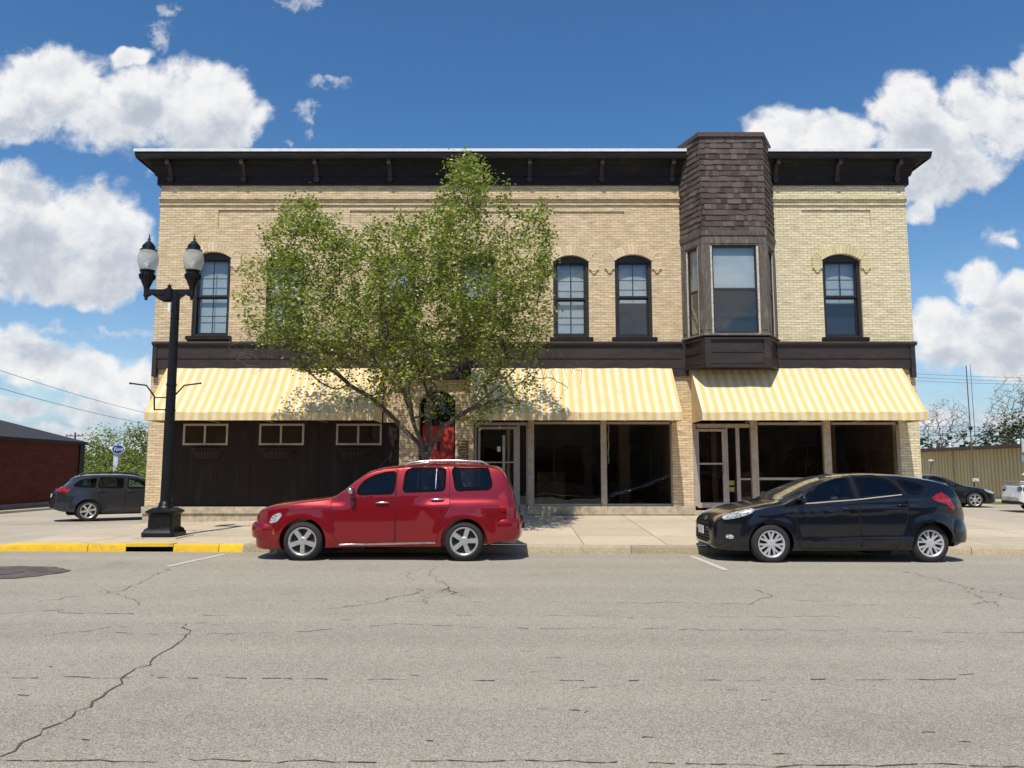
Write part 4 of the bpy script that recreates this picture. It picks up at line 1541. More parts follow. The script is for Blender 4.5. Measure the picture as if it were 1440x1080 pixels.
    # ---- sheets laid on the shell
    def _grid(s, poly, nx, nz):
        zs = [p[1] for p in poly]
        z0, z1 = min(zs), max(zs)
        rows = []
        for j in range(nz + 1):
            z = z0 + (z1 - z0) * (j / nz * .996 + .002)
            xs = []
            for i in range(len(poly)):
                a, b = poly[i], poly[(i + 1) % len(poly)]
                if (a[1] - z) * (b[1] - z) < 0:
                    xs.append(a[0] + (b[0] - a[0]) * (z - a[1]) / (b[1] - a[1]))
            if len(xs) < 2:
                continue
            rows.append([(min(xs) + (max(xs) - min(xs)) * i / nx, z) for i in range(nx + 1)])
        return rows

    def patch(s, name, poly, mt, off=.004, mode='side', parent=None, nx=14, nz=10, both=True, label=None, thick=.012, sides=(-1, 1), holes=None, skirt=True):
        """lay a sheet on the shell. side: poly in (x, z); top: poly in (x, y); front/rear: poly in (y, z)"""
        rows = s._grid(poly, nx, nz)
        objs = []
        for sg in (sides if mode == 'side' else (1,)):
            g = []
            for row in rows:
                r = []
                for a, b in row:
                    if mode == 'side':
                        o, d = Vector((a, sg * 3, b)), Vector((0, -sg, 0))
                    elif mode == 'top':
                        o, d = Vector((a, b, 3)), Vector((0, 0, -1))
                    elif mode == 'front':
                        o, d = Vector((-3, a, b)), Vector((1, 0, 0))
                    else:
                        o, d = Vector((8, a, b)), Vector((-1, 0, 0))
                    h = s.bvh.ray_cast(o, d)
                    if h[0] is None:
                        r.append(None)
                    else:
                        n = h[1] if h[1].dot(d) < 0 else -h[1]
                        r.append((h[0] + n * off, h[0] - n * thick))
                g.append(r)
            # carry missed rays over from their neighbours
            for r in g:
                good = [i for i, q in enumerate(r) if q]
                if not good:
                    continue
                for i in range(len(r)):
                    if r[i] is None:
                        r[i] = r[min(good, key=lambda k: abs(k - i))]
            g = [r for r in g if all(r)]
            if len(g) < 2:
                continue
            mb = MB()
            ny, nw = len(g), len(g[0])
            mb.v = [tuple(q[0]) for r in g for q in r]
            mb.f = [(j * nw + i, j * nw + i + 1, (j + 1) * nw + i + 1, (j + 1) * nw + i) for j in range(ny - 1) for i in range(nw - 1)]
            if holes:
                keep = []
                for f in mb.f:
                    cx_, cz_ = sum(mb.v[i][0] for i in f) / 4, sum(mb.v[i][2] for i in f) / 4
                    if not any(inside(cx_, cz_, h_) for h_ in holes):
                        keep.append(f)
                mb.f = keep
            mb.m = [0] * len(mb.f)
            rim = [(0, i) for i in range(nw)] + [(j, nw - 1) for j in range(1, ny)] + [(ny - 1, i) for i in range(nw - 2, -1, -1)] + [(j, 0) for j in range(ny - 2, 0, -1)]
            o = len(mb.v)
            mb.v += [tuple(g[j][i][1]) for j, i in rim]
            for k in range(len(rim) if skirt else 0):
                k2 = (k + 1) % len(rim)
                a, b = rim[k], rim[k2]
                mb.f.append((a[0] * nw + a[1], b[0] * nw + b[1], o + k2, o + k))
                mb.m.append(0)
            me = mb.build(name, mt, parent or s.root, off=Vector((0, 0, 0)), smooth=40)
            if label:
                me['label'] = label
            objs.append(me)
        return objs

    def seam(s, line, w=.007, closed=False, off=.0022, mode='side'):
        """a dark shut line; collected into one mesh"""
        pts = []
        line = list(line) + ([line[0]] if closed else [])
        for a, b in zip(line, line[1:]):
            n = max(1, int(math.hypot(b[0] - a[0], b[1] - a[1]) / .05))
            pts += [(a[0] + (b[0] - a[0]) * i / n, a[1] + (b[1] - a[1]) * i / n) for i in range(n)]
        pts.append(line[-1])
        if not hasattr(s, 'seams'):
            s.seams = MB()
        for sg in (-1, 1):
            prev = None
            for i, p in enumerate(pts):
                q = pts[min(i + 1, len(pts) - 1)]
                o_ = pts[max(i - 1, 0)]
                t = Vector((q[0] - o_[0], q[1] - o_[1]))
                t = t.normalized() if t.length else Vector((1, 0))
                n2 = Vector((-t.y, t.x)) * w / 2
                cur = []
                for k in (-1, 1):
                    h = s.bvh.ray_cast(Vector((p[0] + n2.x * k, sg * 3, p[1] + n2.y * k)), Vector((0, -sg, 0)))
                    cur.append(h[0] + Vector((0, sg * off, 0)) if h[0] is not None else None)
                if prev and all(prev) and all(cur):
                    s.seams.quad(prev[0], prev[1], cur[1], cur[0])
                prev = cur

    def finish_seams(s):
        if hasattr(s, 'seams'):
            bm = bmesh.new()
            bm.from_mesh(s.body.data)
            vs = [bm.verts.new(v) for v in s.seams.v]
            for f in s.seams.f:
                bm.faces.new([vs[i] for i in f]).material_index = 1
            bm.to_mesh(s.body.data)
            bm.free()

    def window(s, poly, glass, trim=None, k=2, tw=.022, parent=None):
        p = rnd(poly, .055)
        for sg in (-1, 1):
            s.ring('window_trim', p, trim, sg, parent, tw)
            s.patch('window', p, glass, .006, parent=parent, sides=(sg,), skirt=False)

    def ring(s, name, p, mt, sg, parent, tw=.022, off=.010):
        """rubber seal round a window"""
        mb = MB()
        outer, inner = grow(p, tw), grow(p, -.014)
        n = len(p)
        vs = []
        for k, (line, o) in enumerate(((outer, -.004), (outer, off), (inner, off), (inner, -.012))):
            for x, z in line:
                h = s.bvh.ray_cast(Vector((x, sg * 3, z)), Vector((0, -sg, 0)))
                y = h[0].y if h[0] is not None else sg * s.half(x, z)
                vs.append((x, y + sg * o, z))
        mb.add(vs, [(k * n + i, k * n + (i + 1) % n, (k + 1) * n + (i + 1) % n, (k + 1) * n + i) for k in range(3) for i in range(n)])
        return mb.build(name, mt, parent or s.root, off=Vector((0, 0, 0)), smooth=40)

    def door(s, poly, wins, glass, trim, handle=None, hm=None, mould=None):
        """a door of the body's paint with its window, trim and handle as sub-parts"""
        p = rnd(poly, .05)
        s.seam(p, .009, True)
        ds = s.patch('door', grow(p, -.006), s.paint, .0035, nx=64, nz=64, holes=[rnd(w, .055) for w in wins])
        for sg, d in zip((-1, 1), ds):
            for w in wins:
                q = rnd(w, .055)
                s.ring('window_trim', q, trim, sg, d, .026)
                s.patch('window', q, glass, .006, parent=d, sides=(sg,), skirt=False)
            if handle:
                x, z, L = handle
                h = s.bvh.ray_cast(Vector((x, sg * 3, z)), Vector((0, -sg, 0)))[0]
                y = h.y
                b = MB()
                b.tube([(x - L / 2, y - sg * .005, z - .004), (x - L / 2 + .015, y + sg * .03, z), (x, y + sg * .038, z + .004), (x + L / 2 - .015, y + sg * .03, z + .002), (x + L / 2, y - sg * .005, z)], [.012, .014, .015, .014, .012], 8)
                b.build('handle', hm or s.paint, d, off=Vector((0, 0, 0)), smooth=50)
        return ds

    def bumper(s, name, mt, plan, prof):
        """a bumper swept round one end: plan half-line (x, y) from the flank to the nose; prof (outward, z)"""
        c = pchip(range(len(plan)), [p[0] for p in plan]), pchip(range(len(plan)), [p[1] for p in plan])
        m = (len(plan) - 1) * 6
        half = [(c[0](i / 6), c[1](i / 6)) for i in range(m + 1)]
        line = half + [(x, -y) for x, y in reversed(half[:-1])]
        rs = []
        for i, (x, y) in enumerate(line):
            a, b = line[max(0, i - 1)], line[min(len(line) - 1, i + 1)]
            t = Vector((b[0] - a[0], b[1] - a[1])).normalized()
            n = Vector((t.y, -t.x))
            if n.dot(Vector((x - s.wb / 2, y))) < 0:
                n = -n
            e = min(1, .15 + min(i, len(line) - 1 - i) / 4)
            rs.append([(x + n.x * o * (e if o > 0 else 1), y + n.y * o * (e if o > 0 else 1), z) for o, z in prof])
        return MB().rings(rs).build(name, mt, s.root, off=Vector((0, 0, 0)), smooth=40)

    # ---- wheels
    def wheels(s, style, rim_r, width=.21, track=None, rimmat=None):
        for cx in (0, s.wb):
            for sg in (-1, 1):
                yo = sg * (s.half(cx + s.r + .12, s.r) + .0)            # outer face
                r = s.r
                f = lambda d: yo - sg * d            # d inwards
                # hub and brake
                hb = MB().lathe([(.02, f(.07) ), (rim_r * .93, f(.075)), (rim_r * .95, f(.19)), (.02, f(.2))], 28, (cx, 0, r), 'y')
                wh = hb.build('wheel', M['black_plastic'], s.root, off=Vector((0, 0, 0)), smooth=40)
                t = MB()
                w = width
                prof = [(rim_r - .006, .02), (rim_r + .010, .006), (rim_r + .03, .0), (r - .055, .004), (r - .022, .014), (r - .006, .032), (r, .06), (r, w - .06), (r - .006, w - .03), (r - .03, w - .01), (rim_r + .02, w), (rim_r - .006, w - .02)]
                rs = [[(cx + a * cos(2 * pi * k / 56), f(d), r + a * sin(2 * pi * k / 56)) for k in range(56)] for a, d in prof]
                t.rings(rs + [rs[0]], True, False)
                t.build('tyre', M['rubber'], wh, off=Vector((0, 0, 0)), smooth=40)
                q = MB()
                lip = [(rim_r, .012), (rim_r + .004, .004), (rim_r - .008, .004), (rim_r - .022, .016), (rim_r - .03, .07), (rim_r - .012, .07)]
                rs = [[(cx + a * cos(2 * pi * k / 56), f(d), r + a * sin(2 * pi * k / 56)) for k in range(56)] for a, d in lip]
                q.rings(rs + [rs[0]], True, False)
                q.lathe([(.072, f(.06)), (.070, f(.018)), (.055, f(.010)), (.012, f(.008))], 20, (cx, 0, r), 'y')
                n, w0, w1, ph, pair = {'five': (5, .038, .046, pi / 2 + pi / 5, 0), 'seven': (7, .017, .040, pi / 2, 1), 'six': (6, .034, .042, pi / 2, 0), 'ten': (9, .016, .022, 0, 0)}[style]
                rr = rim_r - .012
                for k in range(n):
                    a = ph + 2 * pi * k / n + (.35 if cx else 0)

                    def at(rad, lat, d, a=a):
                        return (cx + rad * cos(a) - lat * sin(a), f(d), r + rad * sin(a) + lat * cos(a))
                    if pair:       # Y-shaped spokes of a hubcap
                        q.hexa([at(.05, -w0 * 1.6, .045), at(.05, w0 * 1.6, .045), at(rr * .55, w0 * 1.5, .05), at(rr * .55, -w0 * 1.5, .05)], [at(.05, -w0 * 1.5, .012), at(.05, w0 * 1.5, .012), at(rr * .55, w0 * 1.4, .012), at(rr * .55, -w0 * 1.4, .012)])
                        for sd_ in (-1, 1):
                            q.hexa([at(rr * .5, sd_ * -.004, .05), at(rr * .5, sd_ * .028, .05), at(rr, sd_ * .062, .05), at(rr, sd_ * .022, .05)], [at(rr * .5, sd_ * -.004, .012), at(rr * .5, sd_ * .026, .012), at(rr, sd_ * .060, .014), at(rr, sd_ * .024, .014)])
                    else:
                        q.hexa([at(.05, -w0, .06), at(.05, w0, .06), at(rr, w1, .06), at(rr, -w1, .06)], [at(.05, -w0 * .85, .018), at(.05, w0 * .85, .018), at(rr, w1 * .82, .014), at(rr, -w1 * .82, .014)])
                for k in range(5):
                    a = ph + 2 * pi * k / 5 + .6
                    q.lathe([(.011, f(.02)), (.011, f(.006)), (.002, f(.004))], 8, (cx + .045 * cos(a), 0, r + .045 * sin(a)), 'y')
                q.build('rim', rimmat or M['alloy'], wh, off=Vector((0, 0, 0)), smooth=30)

    def mirror(s, x, z, mt, size=(.055, .10, .07)):
        for sg in (-1, 1):
            h = s.bvh.ray_cast(Vector((x, sg * 3, z)), Vector((0, -sg, 0)))[0]
            b = MB().ball((x - .03, h.y + sg * .12, z + .045), *size)
            b.tube([(x, h.y - sg * .01, z - .01), (x - .02, h.y + sg * .09, z + .02)], [.03, .024], 8)
            b.build('wing_mirror', mt, s.root, off=Vector((0, 0, 0)), smooth=60)


def car_glass(name, col=(.006, .008, .010), rough=.03, spec=.45):
    m, g, b = bsdf_mat(name)
    g.set(b.inputs['Base Color'], (*col, 1))
    b.inputs['Roughness'].default_value = rough
    b.inputs['Specular IOR Level'].default_value = spec
    bn = g.n('ShaderNodeBump', ins={'Strength': .05, 'Distance': .05})
    g.set(bn.inputs['Height'], g.noise(g.n('ShaderNodeTexCoord').outputs['Object'], 1.6, 2, .5))
    g.set(b.inputs['Normal'], bn.outputs[0])
    return m


def lens_mat(name, col, rough=.12):
    m, g, b = bsdf_mat(name)
    tc = g.n('ShaderNodeTexCoord').outputs['Object']
    f = g.smooth(g.noise(g.vmath('MULTIPLY', tc, (1, 1, 1.6)), 16, 3, .6, 1.0), .38, .62)
    g.set(b.inputs['Base Color'], g.mix(f, tuple(c * .35 for c in col), col))
    b.inputs['Roughness'].default_value = rough
    b.inputs['Coat Weight'].default_value = 1
    b.inputs['Metallic'].default_value = .3
    return m


M['rub'] = simple('rubber_seal', (.005, .005, .005), .9, var=.1, spec=.1)
M['car_glass'] = car_glass('tinted_car_glass')
M['car_glass_clear'] = car_glass('car_glass', (.014, .018, .022))
M['cabin'] = simple('dark_cabin', (.018, .018, .019), .8, var=.2)
M['seat'] = simple('grey_seat_cloth', (.075, .073, .07), .9, var=.2)
M['car_glass'] = glass_mat('tinted_car_glass', (.30, .33, .35), 1.5, 1.0, wave=.04)
M['car_glass_clear'] = glass_mat('car_glass', (.62, .68, .68), 1.5, 1.0, wave=.04)
M['tint_panel'] = car_glass('dark_rear_glass')
M['windscreen'] = car_glass('windscreen_glass', (.05, .055, .05), .04)
M['lamp_clear'] = lens_mat('headlamp_lens', (.75, .76, .78))
M['lamp_red'] = lens_mat('tail_lamp_lens', (.55, .012, .012))
M['lamp_dark'] = lens_mat('smoked_lamp_lens', (.10, .05, .05))
M['lamp_dark_red'] = simple('deep_red_lens', (.30, .004, .006), .15, coat=1.0, var=.1)
M['lamp_amber'] = lens_mat('amber_lens', (.55, .14, .03))
M['red_paint'] = paint_mat('crimson_metallic_paint', (.275, .002, .009), .32, .5)
M['black_paint'] = paint_mat('black_blue_paint', (.004, .005, .009), .25, .0, dust=.06, spec=.3, cior=1.40)
M['grey_paint'] = paint_mat('graphite_paint', (.020, .024, .032), .3, .3, dust=.05, cior=1.42)
M['coupe_paint'] = paint_mat('black_paint', (.005, .005, .006), .25, .0, spec=.3, cior=1.36)
M['white_paint'] = paint_mat('white_car_paint', (.70, .70, .68), .35, .0)
M['plate'] = simple('licence_plate', (.62, .64, .66), .5, var=.3, scale=30)

# ---- red retro wagon
hx = lambda X, Y: ((X - 285) / 313.7, (583 - Y) / 313.7)


def hb_f(x, z):      # front and rear fenders stand proud, with a soft shoulder that dies out into the door
    d = 0.0
    t = 1 / (1 + math.exp(-(.93 - .03 * max(0, x + .2) - z) / .022))
    if x < .85:
        d += .046 * t * (1 / (1 + math.exp((x - .70) / .05))) * min(1, max(0, (x + .9) / .3))
    cx = x - 2.628
    hump = .955 - .10 * (max(0, abs(cx) - .25) ** 2)
    t2 = 1 / (1 + math.exp(-(hump - z) / .02))
    d += .05 * t2 / (1 + math.exp((-.62 - cx - .25 * max(0, z - .55)) / .05)) * min(1, max(0, (.92 - cx) / .25))
    return d


RZX = -3.41
red = Car('retro_wagon', 'glossy red retro wagon with chrome roof rail parked at the kerb below the tree', (RZX, 13.61, rz(-2) + .002), 0, 2.628, .317, dict(
    top=[(-.85, .555), (-.835, .62), (-.82, .69), (-.80, .77), (-.755, .84), (-.67, .885), (-.45, .94), (0, .995), (.44, 1.055), (.60, 1.15), (.84, 1.345), (1.04, 1.475), (1.30, 1.54), (1.75, 1.575), (2.4, 1.585), (2.9, 1.575), (3.14, 1.55), (3.255, 1.49), (3.35, 1.33), (3.43, 1.12), (3.475, .95), (3.50, .80), (3.51, .66), (3.52, .56)],
    bot=[(-.85, .24), (-.80, .20), (-.70, .175), (-.45, .175), (.4, .20), (2.2, .215), (3.0, .25), (3.2, .30), (3.44, .38), (3.52, .42)],
    plan=[(-.85, .56), (-.84, .63), (-.81, .70), (-.75, .755), (-.62, .80), (-.45, .825), (0, .845), (1, .85), (2.4, .85), (3.0, .835), (3.28, .805), (3.41, .755), (3.48, .70), (3.52, .60)],
    belt=[(-1, .98), (.5, 1.07), (3.5, 1.08)], tumble=.20, flare=(.018, .20), arch=.062, drop=.085, sq=2.5, bulges=[hb_f]), M['red_paint'])
red.spec['seats'] = ((1.12, (-.36, .36)), (2.02, (-.40, .02, .42)))
W1 = [hx(558, 243), hx(738, 238), hx(747, 134), hx(700, 137), hx(640, 155), hx(592, 180), hx(566, 212)]
W2 = [hx(795, 230), hx(1002, 223), hx(1005, 122), hx(990, 114), hx(830, 116), hx(804, 130)]
W3 = [hx(1066, 223), hx(1238, 217), hx(1248, 195), hx(1226, 109), hx(1058, 108), hx(1045, 122)]
D1 = [hx(470, 495), hx(430, 440), hx(425, 240), hx(500, 215), hx(560, 145), hx(640, 118), hx(752, 112), hx(752, 495)]
D2 = [hx(757, 495), hx(757, 112), hx(900, 100), hx(1012, 100), hx(1030, 130), hx(1035, 300), hx(990, 380), hx(968, 495)]
red.cut([W1, W2, W3])
red.door(D1, [W1], M['car_glass'], M['rub'], (*hx(687, 289), .22), M['chrome'])
red.door(D2, [W2], M['car_glass'], M['rub'], (*hx(970, 273), .22), M['chrome'])
red.window(W3, M['car_glass'], M['rub'])
red.seam([hx(165, 530), hx(160, 420), hx(172, 345)], .006)
red.seam([hx(176, 342), hx(260, 322), hx(430, 318)], .006)
red.seam([hx(1222, 500), hx(1215, 358), hx(1300, 357), hx(1350, 350)], .006)
red.patch('headlight', chaikin([hx(112, 394), hx(116, 372), hx(135, 346), hx(172, 339), hx(177, 350), hx(160, 378), hx(138, 393)], 1), M['lamp_clear'], .008)
red.patch('marker_light', chaikin([hx(130, 452), hx(130, 420), hx(142, 420), hx(142, 452)], 1), M['lamp_amber'], .006)
red.patch('tail_light', chaikin([hx(1290, 335), hx(1284, 242), hx(1312, 238), hx(1332, 280), hx(1336, 335)], 1), M['lamp_dark_red'], .018)
red.patch('windscreen', [(.52, -.50), (.56, -.60), (.98, -.50), (1.04, 0), (.98, .50), (.56, .60), (.52, .5), (.46, 0)], M['windscreen'], .006, 'top', nx=14, nz=20)
red.patch('rear_window', chaikin([(-.58, 1.08), (.58, 1.08), (.50, 1.42), (-.50, 1.42)], 1), M['tint_panel'], .006, 'rear')
red.patch('grille', chaikin([(-.45, .66), (.45, .66), (.42, .80), (-.42, .80)], 1), M['chrome'], .006, 'front')
red.patch('window_divider', [hx(957, 224), hx(961, 224), hx(963, 115), hx(959, 115)], M['chrome'], .009, nx=1, nz=6)
red.patch('sill_trim', [hx(470, 505), hx(470, 497), hx(700, 493), hx(965, 486), hx(965, 494), hx(700, 502)], M['chrome'], .012)
mb = MB()
for sg in (-1, 1):
    y = sg * .60
    pts = [(1.62, y, 1.545), (1.72, y, 1.595), (1.95, y, 1.622), (2.5, y, 1.628), (2.9, y, 1.612), (3.0, y, 1.56)]
    b = MB().tube(pts, [.012, .016, .017, .017, .016, .012], 8)
    b.build('roof_rail', M['chrome'], red.root, off=Vector((0, 0, 0)), smooth=60)
MB().tube([(.98, .2, 1.46), (1.22, .2, 1.70)], .004, 5).build('aerial', M['black_plastic'], red.root, off=Vector((0, 0, 0)))
red.mirror(hx(540, 232)[0], 1.09, M['chrome'])
b = MB().box(3.57, 3.625, -.50, .50, .50, .60)
b.build('bumper_step', M['black_plastic'], red.root, off=Vector((0, 0, 0)))
b = MB().tube([(3.30, -.45, .285), (3.46, -.45, .28)], .03, 10)
b.build('exhaust', M['alu'], red.root, off=Vector((0, 0, 0)))
b = MB().tube([(.6, .3, .2), (3.0, .3, .22)], .035, 8).box(2.3, 2.55, -.55, .55, .14, .24).box(.25, .45, -.6, .6, .12, .22).box(.9, 1.3, -.2, .2, .13, .22)
b.build('underbody', M['underside'], red.root, off=Vector((0, 0, 0)))
red.bumper('bumper', M['red_paint'], [(-.46, .845), (-.62, .845), (-.78, .79), (-.88, .66), (-.945, .40), (-.965, 0)], [(-.05, .36), (.0, .365), (.022, .40), (.024, .50), (.012, .575), (-.01, .60), (-.06, .605)])
red.bumper('bumper', M['red_paint'], [(3.05, .85), (3.26, .845), (3.42, .80), (3.52, .70), (3.57, .40), (3.59, 0)], [(-.06, .30), (.0, .36), (.025, .44), (.028, .60), (.015, .66), (-.02, .69), (-.07, .69)])
red.finish_seams()
red.wheels('five', .225)

# ---- black hatchback
fx = lambda X, Y: ((X - 430) / 298.0, (525 - Y) / 298.0 + .012)
FX0 = P(1085, 765, 12.72).x


def fb(x, z):        # shoulder crease rising to the tail, and the sill swage
    c = .80 + .035 * x
    d = .014 * math.exp(-((z - c) / .035) ** 2) if -.2 < x < 3.2 else 0
    c2 = .34 + .02 * x
    return d + (.016 * math.exp(-((z - c2) / .03) ** 2) if .4 < x < 2.3 else 0)


hat = Car('hatchback', 'dusty black hatchback with silver hubcaps parked in front of the right shop', (FX0, 13.62, rz(5) - .012), 0, 2.648, .316, dict(
    top=[(-.90, .46), (-.885, .58), (-.85, .68), (-.76, .755), (-.62, .82), (-.40, .895), (0, .975), (.22, 1.015), (.42, 1.115), (.80, 1.285), (1.12, 1.395), (1.45, 1.452), (1.8, 1.468), (2.2, 1.455), (2.6, 1.41), (2.92, 1.345), (3.06, 1.30), (3.12, 1.24), (3.21, 1.10), (3.29, .95), (3.34, .82), (3.38, .66), (3.40, .56)],
    bot=[(-.90, .27), (-.80, .20), (-.6, .185), (.5, .19), (2.2, .20), (3.0, .26), (3.25, .33), (3.40, .42)],
    plan=[(-.90, .44), (-.88, .56), (-.83, .66), (-.74, .745), (-.55, .83), (-.3, .875), (0, .895), (1, .905), (2.4, .905), (2.75, .885), (2.95, .845), (3.10, .785), (3.22, .71), (3.32, .62), (3.40, .48)],
    belt=[(-1, .93), (.3, .96), (1.5, 1.01), (3.5, 1.10)], tumble=.27, flare=(.022, .17), arch=.045, drop=.075, sq=2.3, bulges=[fb]), M['black_paint'])
hat.spec['seats'] = ((1.25, (-.36, .36)), (2.12, (-.40, .02, .42)))
W1 = [fx(606, 238), fx(840, 219), fx(832, 113), fx(780, 119), fx(735, 133), fx(680, 158), fx(625, 196)]
W2 = [fx(888, 216), fx(1080, 194), fx(1076, 180), fx(1045, 137), fx(1000, 118), fx(940, 112), fx(876, 112)]
W3 = [fx(1122, 188), fx(1165, 189), fx(1204, 160), fx(1150, 138), fx(1085, 124)]
WQ = [fx(500, 255), fx(590, 242), fx(592, 212)]
D1 = [fx(568, 455), fx(556, 380), fx(556, 260), fx(600, 210), fx(660, 160), fx(740, 120), fx(850, 103), fx(862, 200), fx(864, 460)]
D2 = [fx(870, 460), fx(866, 200), fx(858, 103), fx(970, 100), fx(1055, 122), fx(1100, 185), fx(1110, 240), fx(1090, 340), fx(1055, 420), fx(1040, 460)]
hat.cut([W1, W2, W3, WQ])
hat.door(D1, [W1], M['car_glass_clear'], M['rub'], (*fx(815, 266), .2))
hat.door(D2, [W2], M['car_glass_clear'], M['rub'], (*fx(1080, 248), .2))
hat.window(W3, M['car_glass_clear'], M['rub'])
hat.window(WQ, M['car_glass_clear'], M['rub'], 1, .012)
hat.patch('belt_moulding', [fx(606, 244), fx(606, 239), fx(850, 221), fx(1085, 197), fx(1085, 201), fx(850, 226)], M['alu'], .014)
HL = [(-.72, .695), (-.74, .735), (-.60, .80), (-.30, .885), (-.22, .88), (-.30, .80), (-.50, .735)]
hat.patch('headlight', chaikin(HL, 1), M['lamp_clear'], .008)
hat.patch('tail_light', chaikin([fx(1212, 222), fx(1275, 182), fx(1322, 212), fx(1348, 272), fx(1330, 276), fx(1292, 240)], 1), M['lamp_red'], .01)
hat.patch('fog_light', chaikin([(-.70, .395), (-.70, .46), (-.60, .46), (-.58, .395)], 1), M['lamp_clear'], .006)
hat.patch('bonnet_seam', [(-.62, -.60), (-.62, -.592), (.10, -.71), (.10, -.718)], M['underside'], .002, 'top', nx=12, nz=6)
hat.patch('windscreen', [(.26, -.62), (.50, -.66), (.98, -.56), (1.10, 0), (.98, .56), (.50, .66), (.26, .62), (.20, 0)], M['windscreen'], .006, 'top', nx=14, nz=22)
hat.patch('rear_window', chaikin([(-.55, 1.02), (.55, 1.02), (.46, 1.22), (-.46, 1.22)], 1), M['tint_panel'], .006, 'rear')
hat.patch('grille', chaikin([(-.50, .30), (.50, .30), (.42, .53), (-.42, .53)], 1), M['underside'], .004, 'front')
hat.patch('upper_grille', chaikin([(-.34, .595), (.34, .595), (.36, .635), (-.36, .635)], 1), M['underside'], .005, 'front')
hat.patch('emblem', chaikin([(-.07, .665), (.07, .665), (.07, .72), (-.07, .72)], 2), M['chrome'], .012, 'front', nx=6, nz=6)
for k in range(4):
    hat.patch('grille_bar', [(-.44, .335 + k * .05), (.44, .335 + k * .05), (.43, .35 + k * .05), (-.43, .35 + k * .05)], M['black_plastic'], .012, 'front', nx=8, nz=1)
h = hat.bvh.ray_cast(Vector((-3, 0, .5)), Vector((1, 0, 0)))[0]
MB().box(h.x - .035, h.x - .02, -.16, .16, .43, .56).build('licence_plate', M['plate'], hat.root, off=Vector((0, 0, 0)))
hat.seam([fx(322, 480), fx(330, 390), fx(355, 330)], .006)
hat.seam([fx(350, 320), fx(480, 262)], .005)
hat.seam([fx(1310, 430), fx(1322, 300), fx(1348, 285)], .005)
hat.mirror(fx(590, 236)[0] - .0, fx(590, 232)[1], M['black_paint'], (.06, .11, .075))
MB().tube([(2.50, 0, 1.42), (2.70, 0, 1.50)], .006, 5).build('aerial', M['black_plastic'], hat.root, off=Vector((0, 0, 0)))
MB().rings([[(2.85, y, z) for y, z in ((-.5, 1.366), (.5, 1.366), (.5, 1.33), (-.5, 1.33))], [(3.17, y, z) for y, z in ((-.47, 1.305), (.47, 1.305), (.47, 1.275), (-.47, 1.275))]]).build('spoiler', M['black_paint'], hat.root, off=Vector((0, 0, 0)))
MB().box(.35, .7, -.6, .6, .13, .21).box(1.75, 2.1, -.55, .5, .12, .22).tube([(.7, .25, .18), (3.2, .3, .22)], .035, 8).box(-.45, -.2, -.6, .6, .13, .2).build('underbody', M['underside'], hat.root, off=Vector((0, 0, 0)))
hat.bumper('bumper', M['black_paint'], [(2.98, .835), (3.08, .815), (3.20, .755), (3.31, .65), (3.395, .42), (3.42, 0)], [(-.06, .31), (.0, .33), (.018, .40), (.020, .50), (.008, .60), (-.02, .70), (-.08, .74)])
hat.finish_seams()
hat.wheels('seven', .215, rimmat=M['steel_cap'])

# ---- grey estate in the side street: it points away to the right, so it is turned about
ya = radians(33)
o = P(114, 719, 25.4)
rear = Vector((o.x, 25.4 + .4))
wb = 2.74
# local +x runs to the tail; the heading is (cos ya, sin ya)
fxp = rear + Vector((cos(ya), sin(ya))) * wb + Vector((-sin(ya), cos(ya))) * .75
est = Car('estate_car', 'dark grey estate car with red tail lamps parked beside the brick corner', (fxp.x, fxp.y, gz(o.x, 25.4)), pi + ya, wb, .345, dict(
    top=[(-.98, .55), (-.95, .66), (-.88, .78), (-.6, .90), (-.1, .99), (.35, 1.04), (.62, 1.16), (1.05, 1.40), (1.35, 1.50), (1.8, 1.545), (2.5, 1.545), (3.0, 1.51), (3.16, 1.47), (3.24, 1.42), (3.48, 1.20), (3.64, 1.06), (3.74, .98), (3.79, .78), (3.82, .60)],
    bot=[(-.98, .30), (-.8, .24), (.5, .24), (2.3, .25), (3.2, .30), (3.6, .36), (3.82, .45)],
    plan=[(-.98, .5), (-.92, .66), (-.75, .80), (-.4, .87), (0, .885), (2.6, .89), (3.1, .87), (3.4, .83), (3.60, .76), (3.74, .68), (3.82, .56)],
    belt=[(-1, .96), (.5, 1.0), (3.9, 1.07)], tumble=.26, flare=(.035, .17), arch=.05, drop=.08, sq=2.5), M['grey_paint'])
D1 = [(.62, .30), (.50, .60), (.50, 1.0), (.78, 1.12), (1.1, 1.36), (1.5, 1.46), (1.62, 1.46), (1.66, .30)]
D2 = [(1.68, .30), (1.65, 1.46), (2.50, 1.47), (2.58, 1.3), (2.52, .95), (2.40, .70), (2.28, .30)]
WA = [(.80, 1.07), (1.58, 1.09), (1.57, 1.39), (1.35, 1.37), (1.12, 1.29)]
WB = [(1.74, 1.09), (2.47, 1.11), (2.42, 1.42), (1.72, 1.40)]
WC = [(2.58, 1.12), (3.06, 1.145), (3.20, 1.17), (2.98, 1.35), (2.53, 1.41)]
est.cut([WA, WB, WC])
est.door(D1, [WA], M['car_glass_clear'], M['rub'], (1.48, .98, .22))
est.door(D2, [WB], M['car_glass'], M['rub'], (2.38, 1.0, .22))
est.window(WC, M['car_glass'], M['rub'])
est.patch('tail_light', chaikin([(3.30, .98), (3.32, 1.12), (3.60, 1.14), (3.70, 1.02), (3.60, .96), (3.46, .93)], 1), M['lamp_red'], .01)
est.patch('rear_window', chaikin([(-.58, 1.12), (.58, 1.12), (.50, 1.38), (-.50, 1.38)], 1), M['tint_panel'], .008, 'rear')
est.patch('headlight', chaikin([(-.85, .70), (-.82, .80), (-.5, .86), (-.45, .82), (-.6, .72)], 1), M['lamp_clear'], .008)
